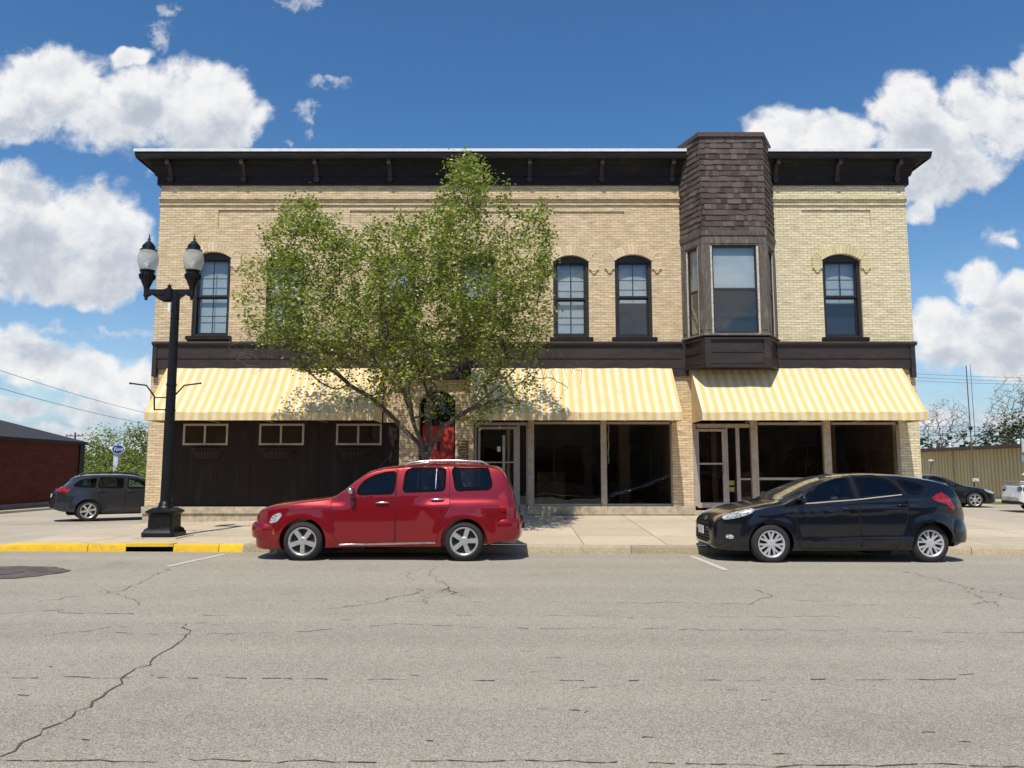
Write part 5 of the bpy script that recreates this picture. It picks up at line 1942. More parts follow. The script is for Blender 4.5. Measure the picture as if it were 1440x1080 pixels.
est.patch('windscreen', [(.46, -.6), (.62, -.64), (1.2, -.54), (1.32, 0), (1.2, .54), (.62, .64), (.46, .6), (.4, 0)], M['windscreen'], .006, 'top', nx=12, nz=16)
est.patch('licence_plate', [(-.18, .78), (.18, .78), (.18, .90), (-.18, .90)], M['plate'], .012, 'rear', nx=4, nz=3)
for sg in (-1, 1):
    y = sg * .56
    MB().tube([(1.25, y, 1.48), (1.38, y, 1.56), (2.2, y, 1.61), (2.85, y, 1.585), (3.0, y, 1.50)], .022, 8).build('roof_rail', M['black_plastic'], est.root, off=Vector((0, 0, 0)), smooth=60)
est.mirror(.70, 1.0, M['grey_paint'])
MB().box(.3, 3.3, -.6, .6, .2, .28).build('underbody', M['underside'], est.root, off=Vector((0, 0, 0)))
est.seam([(3.42, .42), (3.40, .68), (3.78, .72)], .006)
est.finish_seams()
est.wheels('six', .235, .22)

# ---- black coupe in the right-hand lot
ya = radians(-12)
o = P(1368, 705, 33.0)
cp = Car('coupe', 'low black coupe with bright wheels parked near the tan metal shed', (o.x + .2, 33.7, gz(o.x, 33)), pi + ya, 2.70, .325, dict(
    top=[(-.92, .50), (-.88, .60), (-.75, .70), (-.45, .80), (0, .90), (.4, .97), (.75, 1.13), (1.15, 1.32), (1.5, 1.39), (1.9, 1.39), (2.4, 1.30), (2.9, 1.12), (3.3, 1.02), (3.55, .97), (3.60, .85), (3.64, .6)],
    bot=[(-.92, .24), (-.7, .18), (3.0, .2), (3.64, .36)],
    plan=[(-.92, .45), (-.85, .64), (-.65, .80), (-.3, .87), (0, .88), (2.6, .89), (3.2, .84), (3.5, .76), (3.64, .58)],
    belt=[(-1, .90), (.5, .92), (3.9, .98)], tumble=.30, flare=(.025, .17), arch=.045, drop=.08, sq=2.4), M['coupe_paint'])
CWA, CWB = [(.92, .98), (1.74, 1.0), (1.68, 1.27), (1.45, 1.28), (1.2, 1.21)], [(1.86, 1.01), (2.5, 1.03), (2.2, 1.24), (1.82, 1.28)]
cp.cut([CWA, CWB])
cp.door([(.60, .28), (.52, .60), (.52, .93), (.85, 1.08), (1.2, 1.27), (1.5, 1.33), (1.78, 1.32), (1.86, .95), (1.80, .28)], [[(.92, .98), (1.74, 1.0), (1.68, 1.27), (1.45, 1.28), (1.2, 1.21)]], M['car_glass'], M['rub'], (1.68, .86, .2))
cp.window([(1.86, 1.01), (2.5, 1.03), (2.2, 1.24), (1.82, 1.28)], M['car_glass'], M['rub'])
cp.patch('headlight', chaikin([(-.78, .58), (-.74, .68), (-.40, .78), (-.36, .74), (-.55, .62)], 1), M['lamp_clear'], .008)
cp.patch('tail_light', chaikin([(3.40, .78), (3.42, .92), (3.58, .90), (3.60, .78)], 1), M['lamp_red'], .008)
cp.patch('windscreen', [(.5, -.6), (.7, -.62), (1.2, -.5), (1.3, 0), (1.2, .5), (.7, .62), (.5, .6), (.46, 0)], M['windscreen'], .006, 'top', nx=12, nz=16)
cp.mirror(.75, .93, M['coupe_paint'])
cp.finish_seams()
cp.wheels('six', .23)

# ---- white saloon at the right edge: only its tail corner is in the photo
o = P(1411, 705, 28.2)
wc = Car('saloon_car', 'white saloon car with dark tail lamps cut by the right edge of the photo', (o.x + 4.72, 28.9, gz(o.x, 28.5)), pi - radians(8), 2.70, .32, dict(
    top=[(-.95, .50), (-.90, .62), (-.75, .72), (-.45, .82), (0, .92), (.45, .98), (.8, 1.14), (1.25, 1.36), (1.6, 1.42), (2.1, 1.42), (2.5, 1.34), (2.95, 1.12), (3.15, 1.06), (3.55, 1.03), (3.62, .98), (3.66, .80), (3.70, .66), (3.73, .58)],
    bot=[(-.95, .26), (-.7, .19), (3.0, .22), (3.5, .33), (3.73, .42)],
    plan=[(-.95, .48), (-.85, .68), (-.65, .82), (-.3, .87), (0, .88), (2.6, .88), (3.2, .86), (3.5, .80), (3.66, .74), (3.73, .66)],
    belt=[(-1, .93), (.5, .96), (3.9, 1.0)], tumble=.28, flare=(.02, .16), arch=.045, drop=.07, sq=2.6), M['white_paint'])
wc.cut([[(.95, 1.02), (1.64, 1.04), (1.62, 1.31), (1.3, 1.26)], [(1.78, 1.04), (2.42, 1.06), (2.2, 1.28), (1.77, 1.31)]])
wc.door([(.62, .28), (.54, .60), (.54, .96), (.9, 1.13), (1.25, 1.31), (1.68, 1.37), (1.72, .28)], [[(.95, 1.02), (1.64, 1.04), (1.62, 1.31), (1.3, 1.26)]], M['car_glass_clear'], M['rub'], (1.56, .92, .2))
wc.door([(1.74, .28), (1.71, 1.37), (2.3, 1.34), (2.52, 1.15), (2.50, .85), (2.3, .60), (2.2, .28)], [[(1.78, 1.04), (2.42, 1.06), (2.2, 1.28), (1.77, 1.31)]], M['car_glass_clear'], M['rub'], (2.42, .94, .2))
for sg in (-1, 1):
    wc.patch('tail_light', chaikin([(sg * .74, .78), (sg * .74, .96), (sg * .42, .96), (sg * .42, .78)], 2), M['lamp_dark'], .012, 'rear', nx=8, nz=6)
wc.patch('tail_light_side', chaikin([(3.46, .78), (3.46, .96), (3.60, .96), (3.62, .78)], 1), M['lamp_dark'], .006)
wc.patch('licence_plate', [(-.16, .56), (.16, .56), (.16, .68), (-.16, .68)], M['plate'], .012, 'rear', nx=3, nz=3)
wc.patch('rear_window', chaikin([(2.52, -.50), (2.92, -.60), (2.92, .60), (2.52, .50)], 1), M['tint_panel'], .006, 'top')
MB().rings([[(3.30, y, z) for y, z in ((-.62, 1.15), (.62, 1.15), (.62, 1.13), (-.62, 1.13))], [(3.62, y, z) for y, z in ((-.62, 1.17), (.62, 1.17), (.62, 1.14), (-.62, 1.14))]]).box(3.42, 3.5, -.5, -.46, 1.0, 1.15).box(3.42, 3.5, .46, .5, 1.0, 1.15).build('spoiler', M['white_paint'], wc.root, off=Vector((0, 0, 0)))
MB().box(3.45, 3.74, -.66, .66, .30, .42).build('lower_bumper', M['black_plastic'], wc.root, off=Vector((0, 0, 0)))
wc.finish_seams()
wc.wheels('ten', .21)
# ================================================================ STREET LAMP
LY = 15.4
lb = GP(222, 757, gz(-7.0, LY))
LX = lb.x
LZ = gz(LX, LY)
lamp = thing('street_lamp', 'black twin globe street lamp on the pavement before the brick corner', 'street lamp', (LX, LY, LZ))


def sq(h, z, c=.0):
    """square ring with clipped corners"""
    c = c or h * .18
    return [(LX + x, LY + y, z) for x, y in ((-h + c, -h), (h - c, -h), (h, -h + c), (h, h - c), (h - c, h), (-h + c, h), (-h, h - c), (-h, -h + c))]


MB().box(LX - .42, LX + .42, LY - .42, LY + .42, LZ - .05, LZ + .02).build('footing', M['walk'], lamp)
zz = lambda v: PZ(v, LY)
mb = MB().rings([sq(.325, LZ + .015), sq(.325, LZ + .10), sq(.30, LZ + .13), sq(.285, LZ + .17), sq(.24, LZ + .20), sq(.235, LZ + .44), sq(.25, LZ + .46), sq(.285, LZ + .49), sq(.285, LZ + .515), sq(.24, LZ + .545), sq(.18, LZ + .58)])
mb.lathe([(.16, LZ + .57), (.13, LZ + .62), (.135, LZ + .64), (.105, LZ + .70)], 20, (LX, LY, 0))
mb.build('base', M['lamp_black'], lamp, smooth=30)
mb = MB()
zt = zz(410)
prof = lambda a: 1
rs = []
for z, r in ((LZ + .68, .100), (LZ + 1.6, .094), (zz(565), .090), (zt - .25, .077), (zt, .075)):
    ring = []
    for k in range(32):
        a = 2 * pi * k / 32
        f = 1 + .035 * (1 if k % 2 else -1)
        ring.append((LX + r * f * cos(a), LY + r * f * sin(a), z))
    rs.append(ring)
mb.rings(rs)
for v in (541, 577):
    mb.lathe([(.102, zz(v) - .02), (.102, zz(v) + .02)], 20, (LX, LY, 0))
mb.lathe([(.089, zz(448) - .006), (.089, zz(448) + .006)], 20, (LX, LY, 0))
mb.build('pole', M['lamp_black'], lamp, smooth=25)
xl, xr = P(206.5, 400, LY).x, P(270.5, 400, LY).x
xc = (xl + xr) / 2
mb = MB()
za = zz(411)
mb.box(xl, xr, LY - .04, LY + .04, za - .055, za + .055)
mb.extr([(xc - .34, za - .05), (xc - .2, za - .15), (xc - .11, za - .20), (xc + .11, za - .20), (xc + .2, za - .15), (xc + .34, za - .05)], 'y', LY - .028, LY + .028)
mb.lathe([(.09, za - .17), (.10, za - .1), (.10, za + .05), (.07, za + .07), (.03, za + .10), (.045, za + .125), (.02, za + .16), (.002, za + .18)], 16, (LX + (xc - LX) * 1.0, LY, 0))
for s in (-1, 1):
    mb.ball((xc + s * .40, LY, za - .055), .04, .03, .03, 8, 6)
mb.build('crossarm', M['lamp_black'], lamp, smooth=35)
M['globe'] = None
m = bpy.data.materials.new('ribbed_acrylic_globe')
m.use_nodes = True
g = N(m.node_tree)
b = m.node_tree.nodes['Principled BSDF']
b.inputs['Base Color'].default_value = (.90, .90, .87, 1)
b.inputs['Roughness'].default_value = .12
sp = g.n('ShaderNodeSeparateXYZ', ins={0: g.n('ShaderNodeTexCoord').outputs['Object']})
bn = g.n('ShaderNodeBump', ins={'Strength': .6, 'Distance': .02})
g.set(bn.inputs['Height'], g.math('SINE', g.math('MULTIPLY', sp.outputs[2], 260)))
g.set(b.inputs['Normal'], bn.outputs[0])
tr = g.n('ShaderNodeBsdfTransparent', ins={'Color': (.96, .96, .94, 1)})
tl = g.n('ShaderNodeBsdfTranslucent', ins={'Color': (.85, .84, .80, 1)})
m1 = g.n('ShaderNodeMixShader', ins={0: .40})
m2 = g.n('ShaderNodeMixShader', ins={0: .38})
L_ = m.node_tree.links
L_.new(b.outputs[0], m1.inputs[1]); L_.new(tl.outputs[0], m1.inputs[2])
L_.new(m1.outputs[0], m2.inputs[1]); L_.new(tr.outputs[0], m2.inputs[2])
L_.new(m2.outputs[0], m.node_tree.nodes['Material Output'].inputs[0])
M['globe'] = m
for x, nm in ((xl, 'lantern over the side street'), (xr, 'lantern before the brick wall')):
    c = (x, LY, 0)
    z0 = za
    h = MB().lathe([(.01, z0 - .17), (.035, z0 - .14), (.03, z0 - .11), (.055, z0 - .08), (.05, z0 + .0), (.06, z0 + .10), (.085, z0 + .16), (.125, z0 + .26), (.145, z0 + .34), (.145, z0 + .375), (.13, z0 + .385), (.13, z0 + .42), (.15, z0 + .43), (.15, z0 + .455), (.11, z0 + .46)], 28, c)
    for k in range(14):
        a = 2 * pi * k / 14
        h.tube([(x + .135 * cos(a), LY + .135 * sin(a), z0 + .27), (x + .155 * cos(a), LY + .155 * sin(a), z0 + .36)], .012, 5)
    ho = tag(h.build('lantern', M['lamp_black'], lamp, smooth=35), nm)
    MB().lathe([(.125, z0 + .44), (.16, z0 + .50), (.19, z0 + .58), (.203, z0 + .66), (.198, z0 + .74), (.178, z0 + .82), (.155, z0 + .87), (.14, z0 + .89)], 32, c).build('globe', M['globe'], ho, smooth=60)
    MB().lathe([(.05, z0 + .46), (.055, z0 + .60), (.03, z0 + .70), (.004, z0 + .72)], 14, c).build('bulb', M['white_plastic'], ho, smooth=60)
    MB().lathe([(.165, z0 + .865), (.165, z0 + .885), (.13, z0 + .90), (.125, z0 + .97), (.11, z0 + .985), (.075, z0 + 1.03), (.035, z0 + 1.07), (.02, z0 + 1.10), (.032, z0 + 1.115), (.014, z0 + 1.14), (.012, z0 + 1.18), (.002, z0 + 1.22)], 24, c).build('cap', M['lamp_black'], ho, smooth=35)
for s in (-1, 1):
    pts = []
    px = [(245, 577, .0), (245, 559, 0), (245, 557, 0), (259, 542, 0), (282, 539, 0)] if s > 0 else [(217, 577, .0), (217, 559, 0), (217, 557, 0), (206, 542, 0), (183, 539, 0)]
    b = MB()
    q = [P(u, v, LY) for u, v, _ in px]
    b.tube(q, .016, 7)
    b.ball(tuple(q[-1]), .022, .022, .022, 8, 6)
    for v in (541 if False else 559, 576):
        p = P(px[0][0], v, LY)
        b.tube([p, (LX + s * .1, LY, p.z)], .014, 6)
    b.build('banner_bracket', M['lamp_black'], lamp, smooth=50)
MB().box(LX - .10, LX - .05, LY - .12, LY - .05, zz(440), zz(428)).build('sensor_box', M['white_plastic'], lamp)

# ================================================================ TREES


def grow_tree(root, limbs, pts, step=.16, jit=.03, tip=.006, power=.42, seed=1, sides=5, lift=.15):
    """wooden skeleton: given limbs (polylines with radii) and a cloud of twig ends to reach. returns MB, twig polylines"""
    rng = random.Random(seed)
    nodes, parent = [], []
    for line in limbs:
        prev = None
        for i, p in enumerate(line):
            p = Vector(p)
            if i == 0 and nodes:
                prev = min(range(len(nodes)), key=lambda k: (nodes[k] - p).length)
                continue
            if prev is None:
                nodes.append(p)
                parent.append(-1)
                prev = 0
                continue
            a = nodes[prev]
            n = max(1, int((p - a).length / (step * 1.4)))
            for k in range(1, n + 1):
                q = a.lerp(p, k / n)
                if k < n:
                    q += Vector((rng.gauss(0, jit * .5), rng.gauss(0, jit * .5), rng.gauss(0, jit * .3)))
                nodes.append(q)
                parent.append(prev)
                prev = len(nodes) - 1
    base = Vector(root)
    cent = np.array([list(n) for n in nodes])
    order = sorted(pts, key=lambda p: (Vector(p) - base).length)
    arr = np.zeros((len(nodes) + len(pts) * 30, 3))
    arr[:len(nodes)] = cent
    cnt = len(nodes)
    twigs = []
    for p in order:
        pv = np.array(p)
        d = arr[:cnt] - pv
        dist = np.sqrt((d * d).sum(1))
        # rather from below than from above
        cost = dist + np.maximum(0, d[:, 2]) * .9
        j = int(np.argmin(cost))
        a = nodes[j]
        L = (Vector(p) - a).length
        n = max(1, int(L / step))
        n = min(n, 28)
        prev = j
        line = [a]
        ctrl = a.lerp(Vector(p), .5) + Vector((0, 0, -L * lift)) + Vector((rng.gauss(0, L * .06), rng.gauss(0, L * .06), 0))
        for k in range(1, n + 1):
            t = k / n
            q = a * (1 - t) ** 2 + ctrl * 2 * t * (1 - t) + Vector(p) * t * t
            q += Vector((rng.gauss(0, jit * .6), rng.gauss(0, jit * .6), rng.gauss(0, jit * .4)))
            nodes.append(q)
            parent.append(prev)
            arr[cnt] = q
            prev = cnt
            cnt += 1
            line.append(q)
        twigs.append(line)
    load = [0] * len(nodes)
    child = [[] for _ in nodes]
    for i, p in enumerate(parent):
        if p >= 0:
            child[p].append(i)
    for i in range(len(nodes) - 1, -1, -1):
        if not child[i]:
            load[i] = 1
        if parent[i] >= 0:
            load[parent[i]] += load[i]
    rad = [tip * (l ** power) for l in load]
    return nodes, parent, child, rad, twigs


def wood(nodes, parent, child, rad, sides=5, cap=None):
    mb = MB()
    done = set()
    stack = [0]
    starts = [(0, None)]
    while starts:
        i, frm = starts.pop()
        line, rr = [], []
        if frm is not None:
            line.append(nodes[frm])
            rr.append(min(rad[frm], rad[i] * 1.25))
        cur = i
        while True:
            line.append(nodes[cur])
            rr.append(rad[cur])
            ch = child[cur]
            if not ch:
                break
            best = max(ch, key=lambda k: rad[k])
            for k in ch:
                if k != best:
                    starts.append((k, cur))
            cur = best
        if len(line) < 2:
            continue
        if cap:
            rr = [min(cap, r) for r in rr]
        n = 10 if rr[0] > .06 else 6 if rr[0] > .02 else 3 if rr[0] < .008 else 4
        mb.tube(line, rr, n, caps=False)
    return mb


def leaf(mb, p, size, rng, droop=.3):
    """one folded leaf: two triangles pairs about a midrib"""
    a = rng.uniform(0, 2 * pi)
    t = Vector((cos(a), sin(a), rng.uniform(-.9, .55))).normalized()
    n = Vector((rng.gauss(0, .7), rng.gauss(0, .7), 1)).normalized()
    s = t.cross(n)
    if s.length < 1e-3:
        return
    s.normalize()
    n = s.cross(t)
    L, w = size, size * rng.uniform(.32, .46)
    b0 = p
    e = p + t * L
    mid = p + t * L * .45 - n * L * .06
    o = len(mb.v)
    mb.v += [tuple(b0), tuple(mid + s * w + n * L * .05), tuple(e), tuple(mid - s * w + n * L * .05)]
    mb.f += [(o, o + 1, o + 2), (o, o + 2, o + 3)]
    mb.m += [0, 0]


M['bark'] = simple('street_tree_bark', (.115, .090, .068), .95, var=.5, scale=9, bump=.7, bscale=22, stretch=(2.2, 2.2, .6), dirt=((.30, .27, .22), .5))
M['bark_grey'] = simple('grey_bark', (.15, .125, .105), .95, var=.35, scale=3)
M['leaf'] = island_mat('spring_leaves', [(0, (.08, .12, .022)), (.3, (.165, .22, .036)), (.62, (.26, .305, .058)), (.82, (.34, .36, .10)), (.89, (.50, .48, .27)), (1, (.68, .65, .46))], .5, 0, 8, .15, trans=.32)
M['leaf_young'] = island_mat('young_green_leaves', [(0, (.12, .16, .03)), (.5, (.20, .24, .05)), (1, (.29, .31, .09))], .7, 0, 3, .2, trans=.25)
M['leaf_dark'] = island_mat('dark_evergreen_needles', [(0, (.016, .03, .01)), (.6, (.035, .055, .018)), (1, (.07, .09, .03))], .8, 0, 3, .2, trans=.1)
M['bud'] = island_mat('budding_twigs', [(0, (.13, .10, .08)), (.6, (.20, .165, .13)), (1, (.28, .24, .19))], .9, 0, 3, .2)

# ---- the tree on the pavement
TY = 16.2
tb = P(601, 700, TY)
TX, TZ = tb.x, gz(tb.x, TY)
rng = random.Random(21)
T = lambda u, v, dy=0.0: tuple(P(u, v, TY + dy))
limbs = [
    [(TX - .02, TY, TZ - .05), (TX - .01, TY, TZ + .6), T(599, 668), T(598, 648), T(596, 630)],
    [T(597, 640), T(588, 612, .1), T(578, 585, .2), T(566, 545, .25), T(556, 520, .3), T(545, 470, .4), T(535, 400, .5), T(528, 350, .5)],
    [T(596, 632), T(583, 600, -.15), T(576, 560, -.3), T(575, 520, -.35), T(585, 455, -.5), T(600, 380, -.6)],
    [T(598, 645), T(590, 625, .1), T(566, 602, .15), T(545, 580, .2), T(520, 558, .3), T(492, 542, .4), T(466, 515, .5), T(440, 470, .7), T(418, 400, .8)],
    [T(492, 542, .4), T(465, 520, -.2), T(420, 490, -.6), T(385, 450, -.9), T(365, 410, -1.0)],
    [T(598, 640), T(604, 600, .1), T(603, 560, .2), T(612, 525, .4), T(628, 480, .6), T(646, 400, .7), T(655, 320, .6), T(660, 250, .5)],
    [T(612, 525, .4), T(640, 500, -.4), T(668, 440, -.8), T(690, 370, -1.0), T(700, 310, -1.0)],
    [T(600, 650), T(611, 620, -.1), T(624, 600, -.2), T(640, 588, -.3), T(662, 575, -.4), T(700, 545, -.5), T(735, 505, -.5), T(755, 440, -.4), T(762, 370, -.3)],
    [T(662, 575, -.4), T(700, 562, .3), T(745, 528, .8), T(770, 495, 1.0)],
    [T(576, 560, -.3), T(545, 530, -.9), T(510, 480, -1.3), T(470, 420, -1.5), T(440, 350, -1.4)],
    [T(603, 560, .2), T(590, 520, .9), T(570, 460, 1.4), T(600, 390, 1.6)],
]
# crown: heaped volumes with open gaps between; u, v, half width, half height (pixels), depth offset, half depth (m), how many twigs
crown = [(432, 345, 64, 66, .0, 1.1, 150), (385, 415, 54, 70, .1, 1.2, 135), (450, 440, 70, 60, -.3, 1.4, 145), (425, 300, 30, 34, 0, .5, 36),
         (540, 380, 62, 74, .2, 1.6, 160), (556, 330, 36, 34, .1, .9, 40), (500, 470, 70, 50, .2, 1.5, 95), (560, 520, 60, 44, .0, 1.2, 38),
         (655, 262, 38, 46, .1, .8, 85), (640, 330, 64, 52, .1, 1.3, 150), (665, 400, 66, 66, .0, 1.6, 170), (610, 440, 56, 66, .0, 1.5, 100),
         (735, 360, 46, 64, -.1, 1.1, 110), (750, 300, 24, 26, 0, .5, 22), (712, 282, 10, 26, 0, .3, 9), (740, 440, 42, 52, .0, 1.1, 65), (700, 480, 60, 46, .1, 1.3, 75), (650, 520, 66, 38, .0, 1.2, 36),
         (705, 548, 62, 30, -.1, .9, 30), (620, 566, 26, 26, -.1, .5, 9), (500, 545, 52, 26, .2, .6, 12), (672, 588, 26, 14, -.3, .4, 9), (655, 230, 16, 12, .1, .3, 10), (372, 470, 30, 22, .1, .9, 8),
         (500, 400, 60, 60, .1, 1.4, 90), (590, 420, 60, 70, .2, 1.5, 95), (605, 340, 40, 50, .1, 1.1, 50), (690, 440, 60, 56, .1, 1.4, 80), (450, 500, 60, 30, .1, 1.1, 40), (580, 500, 80, 44, .1, 1.3, 60), (768, 350, 16, 40, .1, .5, 20), (480, 345, 36, 30, .1, .8, 30)]
pts = []
for u, v, a, b, dy, dd, n in crown:
    for _ in range(n):
        while True:
            x, y, z = rng.uniform(-1, 1), rng.uniform(-1, 1), rng.uniform(-1, 1)
            r = x * x + y * y + z * z
            if r < 1 and rng.random() < .35 + .65 * r:
                break
        pts.append(T(u + a * x, v - b * z, dy * 1.3 + dd * 1.65 * y))
nodes, par, ch, rad, twigs = grow_tree((TX, TY, TZ), limbs, pts, .14, .014, .0048, .45, 3)
tree = thing('street_tree', 'leafy spring tree with a forked grey trunk growing behind the red wagon', 'tree', (TX, TY, TZ))
wm = wood(nodes, par, ch, rad, cap=.175)
wm.build('trunk', M['bark'], tree, smooth=60, fix=False)
lm = MB()
for line in twigs:
    m = len(line)
    full = rng.choice((.5, .8, 1.0, 1.0, 1.2))
    for _ in range(int(27 * full)):
        f = 1 - rng.random() ** 1.5 * .8
        x = f * (m - 1)
        i = min(m - 2, int(x))
        p = line[i].lerp(line[i + 1], x - i)
        q = p + Vector((rng.gauss(0, .105), rng.gauss(0, .105), rng.gauss(0, .09)))
        leaf(lm, q, rng.uniform(.05, .092), rng)
lm.build('crown', M['leaf'], tree, fix=False)
print('leaves', len(lm.f) // 2)
# bare twigs low on the left, reaching over the awning
tw = MB()
for (u0, v0, u1, v1, dy) in ((470, 520, 330, 492, .3), (465, 515, 325, 505, .2), (440, 505, 345, 478, .4), (480, 530, 350, 515, .5), (430, 500, 322, 482, .1), (745, 528, 815, 520, .8), (740, 530, 800, 545, .9), (750, 520, 790, 500, .9)):
    a, c = Vector(T(u0, v0, dy)), Vector(T(u1, v1, dy * 1.4))
    line = [a.lerp(c, k / 8) + Vector((rng.gauss(0, .03), rng.gauss(0, .05), .12 * sin(pi * k / 8) + rng.gauss(0, .03))) for k in range(9)]
    tw.tube(line, [.012 - .0009 * k for k in range(9)], 4)
    for k in range(2, 9):
        for s in (-1, 1):
            e = line[k] + Vector((rng.uniform(-.3, .1), rng.uniform(-.2, .2), s * rng.uniform(.08, .3)))
            tw.tube([line[k], line[k].lerp(e, .5) + Vector((0, 0, .03)), e], [.006, .004, .003], 3)
tag(tw.build('bare_twigs', M['bark'], tree, fix=False), None, None, None, 'stuff')


def far_tree(name, label, cx, Y, ground, blobs, leafmat, size, dens, seed, group=None, trunk_r=.2, bare=False, tip=.02):
    """blobs: u, v, a, b in pixels at that depth"""
    rg = random.Random(seed)
    base = (P(cx, 600, Y).x, Y, ground)
    ps = []
    for u, v, a, b, n in blobs:
        d = a / FPX * Y
        for _ in range(n):
            while True:
                x, y, z = rg.uniform(-1, 1), rg.uniform(-1, 1), rg.uniform(-1, 1)
                r = x * x + y * y + z * z
                if r < 1 and rg.random() < .3 + .7 * r:
                    break
            q = P(u + a * x, v - b * z, Y)
            ps.append((q.x, Y + y * d, max(ground + .5, q.z)))
    zs = [p[2] for p in ps]
    top = Vector((base[0], Y, ground + (max(zs) - ground) * .45))
    st = Y * .009
    nd, pr, cc, rd, tw_ = grow_tree(base, [[base, tuple(Vector(base).lerp(top, .5)), tuple(top)]], ps, st, st * .07, tip, .40, seed, lift=.12)
    t = thing(name, label, 'tree', base, group=group)
    wood(nd, pr, cc, rd, cap=trunk_r).build('trunk', M['bark_grey'], t, smooth=60, fix=False)
    lm = MB()
    for line in tw_:
        for i, p in enumerate(line):
            if i < len(line) * (.5 if bare else .2):
                continue
            for _ in range(dens):
                leaf(lm, p + Vector((rg.gauss(0, size * 1.6), rg.gauss(0, size * 1.6), rg.gauss(0, size * 1.5))), size * rg.uniform(.6, 1.3), rg)
    if dens:
        lm.build('crown', leafmat, t, fix=False)
    return t


# ---- spring-green trees beyond the side street
far_tree('green_tree', 'young green tree just right of the red brick building end', 140, 104, -.19, [(138, 645, 26, 22, 70), (142, 618, 20, 14, 34)], M['leaf_young'], .30, 16, 31, 'green trees beyond the side street')
far_tree('green_tree', 'young green tree behind the blue oval sign', 168, 112, -.19, [(168, 648, 24, 20, 60), (170, 618, 14, 12, 22)], M['leaf_young'], .30, 16, 32, 'green trees beyond the side street')
far_tree('green_tree', 'tallest young green tree partly hidden by the brick corner', 194, 100, -.19, [(194, 640, 24, 26, 80), (194, 612, 14, 12, 34)], M['leaf_young'], .30, 16, 33, 'green trees beyond the side street')
far_tree('green_tree', 'low broad green tree above the roof of the grey estate car', 150, 92, -.19, [(150, 668, 34, 12, 60), (186, 668, 26, 12, 40)], M['leaf_young'], .30, 16, 34, 'green trees beyond the side street')
# ---- bare and budding trees behind the tan shed
far_tree('bare_tree', 'bare grey tree with fine branches next to the striped awning end', 1326, 74, -.06, [(1328, 592, 32, 34, 420), (1308, 600, 16, 26, 140), (1350, 600, 14, 26, 110)], M['bud'], .085, 1, 41, 'bare trees behind the tan shed', .30, True, .011)
far_tree('bare_tree', 'large bare tree with pale buds at the right edge', 1420, 64, -.06, [(1424, 566, 30, 40, 480), (1400, 592, 18, 26, 220), (1450, 560, 26, 40, 200)], M['bud'], .085, 1, 42, 'bare trees behind the tan shed', .28, True, .010)
far_tree('evergreen_tree', 'dark evergreen tree low at the right edge', 1432, 58, -.06, [(1432, 606, 26, 18, 130), (1412, 614, 14, 10, 50)], M['leaf_dark'], .26, 4, 43)
far_tree('evergreen_tree', 'small dark conifer seen over the middle of the tan shed', 1386, 95, -.06, [(1386, 614, 8, 9, 40), (1387, 605, 4, 6, 12)], M['leaf_dark'], .3, 4, 44)
rg = random.Random(9)
hm = MB()
for k in range(2600):
    u = rg.uniform(1296, 1445)
    p = P(u, 600, 130 + rg.uniform(-5, 5))
    h = 3.0 + 2.2 * abs(sin(u * .11)) + 1.2 * sin(u * .53)
    leaf(hm, Vector((p.x, p.y, -.06 + rg.uniform(0, 1) ** .6 * h * 1.3)), rg.uniform(.4, .9), rg)
tag(hm.build('distant_woods', M['leaf_dark'], None, fix=False), 'dim far-off woods low on the horizon at the right', 'woods', None, 'stuff')
hm = MB()
for k in range(2600):
    u = rg.uniform(60, 230)
    p = P(u, 600, 150 + rg.uniform(-6, 6))
    h = 4.2 + 2.0 * abs(sin(u * .13)) + 1.0 * sin(u * .47)
    leaf(hm, Vector((p.x, p.y, -.19 + rg.uniform(0, 1) ** .6 * h)), rg.uniform(.5, 1.1), rg)
tag(hm.build('distant_woods', M['leaf_young'], None, fix=False), 'far green woods at the left behind the single trees', 'woods', None, 'stuff')

# ================================================================ LOW RED BUILDING (left)
RB = thing('red_building', 'low red brick building with a dark hipped roof across the side street', 'building', (-24, 30, -.19))
rx, y0, y1 = -21.0, 12.0, 37.8
ze = PZ(620, 36.8)
M['red_brick'] = brick_mat('red_brick', (.115, .030, .020), (.085, .022, .016), (.07, .035, .028), plane='yz', stain=(.05, .02, .015), cell=(.6, .2))
MB().box(rx - 13, rx, y0, y1, .10, ze).build('brick_wall', M['red_brick'], RB)
MB().box(rx - 13.02, rx + .03, y0 - .02, y1 + .03, -.3, .10).build('foundation', simple('grey_block_foundation', (.22, .19, .17), .9, var=.3, scale=2), RB)
MB().box(rx - .02, rx + .06, y1 - .35, y1 + .06, .10, ze).build('corner_board', M['brown_old'], RB)
e = .14
A = [(rx + e, y1 + e), (rx + e, y0 - e), (rx - 13 - e, y0 - e), (rx - 13 - e, y1 + e)]
rise, ins = 2.3, 6.9
mb = MB().add([(x, y, ze - .02) for x, y in A] + [(rx - 6.5, y1 - 6.5, ze + rise), (rx - 6.5, y0 + 6.5, ze + rise)], [(0, 4, 5, 1), (1, 5, 2), (2, 5, 4, 3), (3, 4, 0), (0, 1, 2, 3)])
mb.build('roof', simple('dark_shingle_roof', (.035, .035, .04), .9, var=.3, scale=6, bump=.4), RB)
MB().rings([[(x, y, z) for x, y in A] for z in (ze - .16, ze - .025)]).build('fascia', M['brown_old'], RB)
MB().lathe([(.07, ze + .6), (.07, ze + 1.35), (.10, ze + 1.36), (.10, ze + 1.5), (.01, ze + 1.52)], 12, (rx - 2.2, 34.2, 0)).build('roof_vent', M['white_plastic'], RB)
k = MB().box(rx + .05, rx + 1.0, y0, y1 + 2, -.25, -.10)
tag(k.build('kerb', M['lot_right'], None), 'pale kerb along the red building', None, None, 'structure')

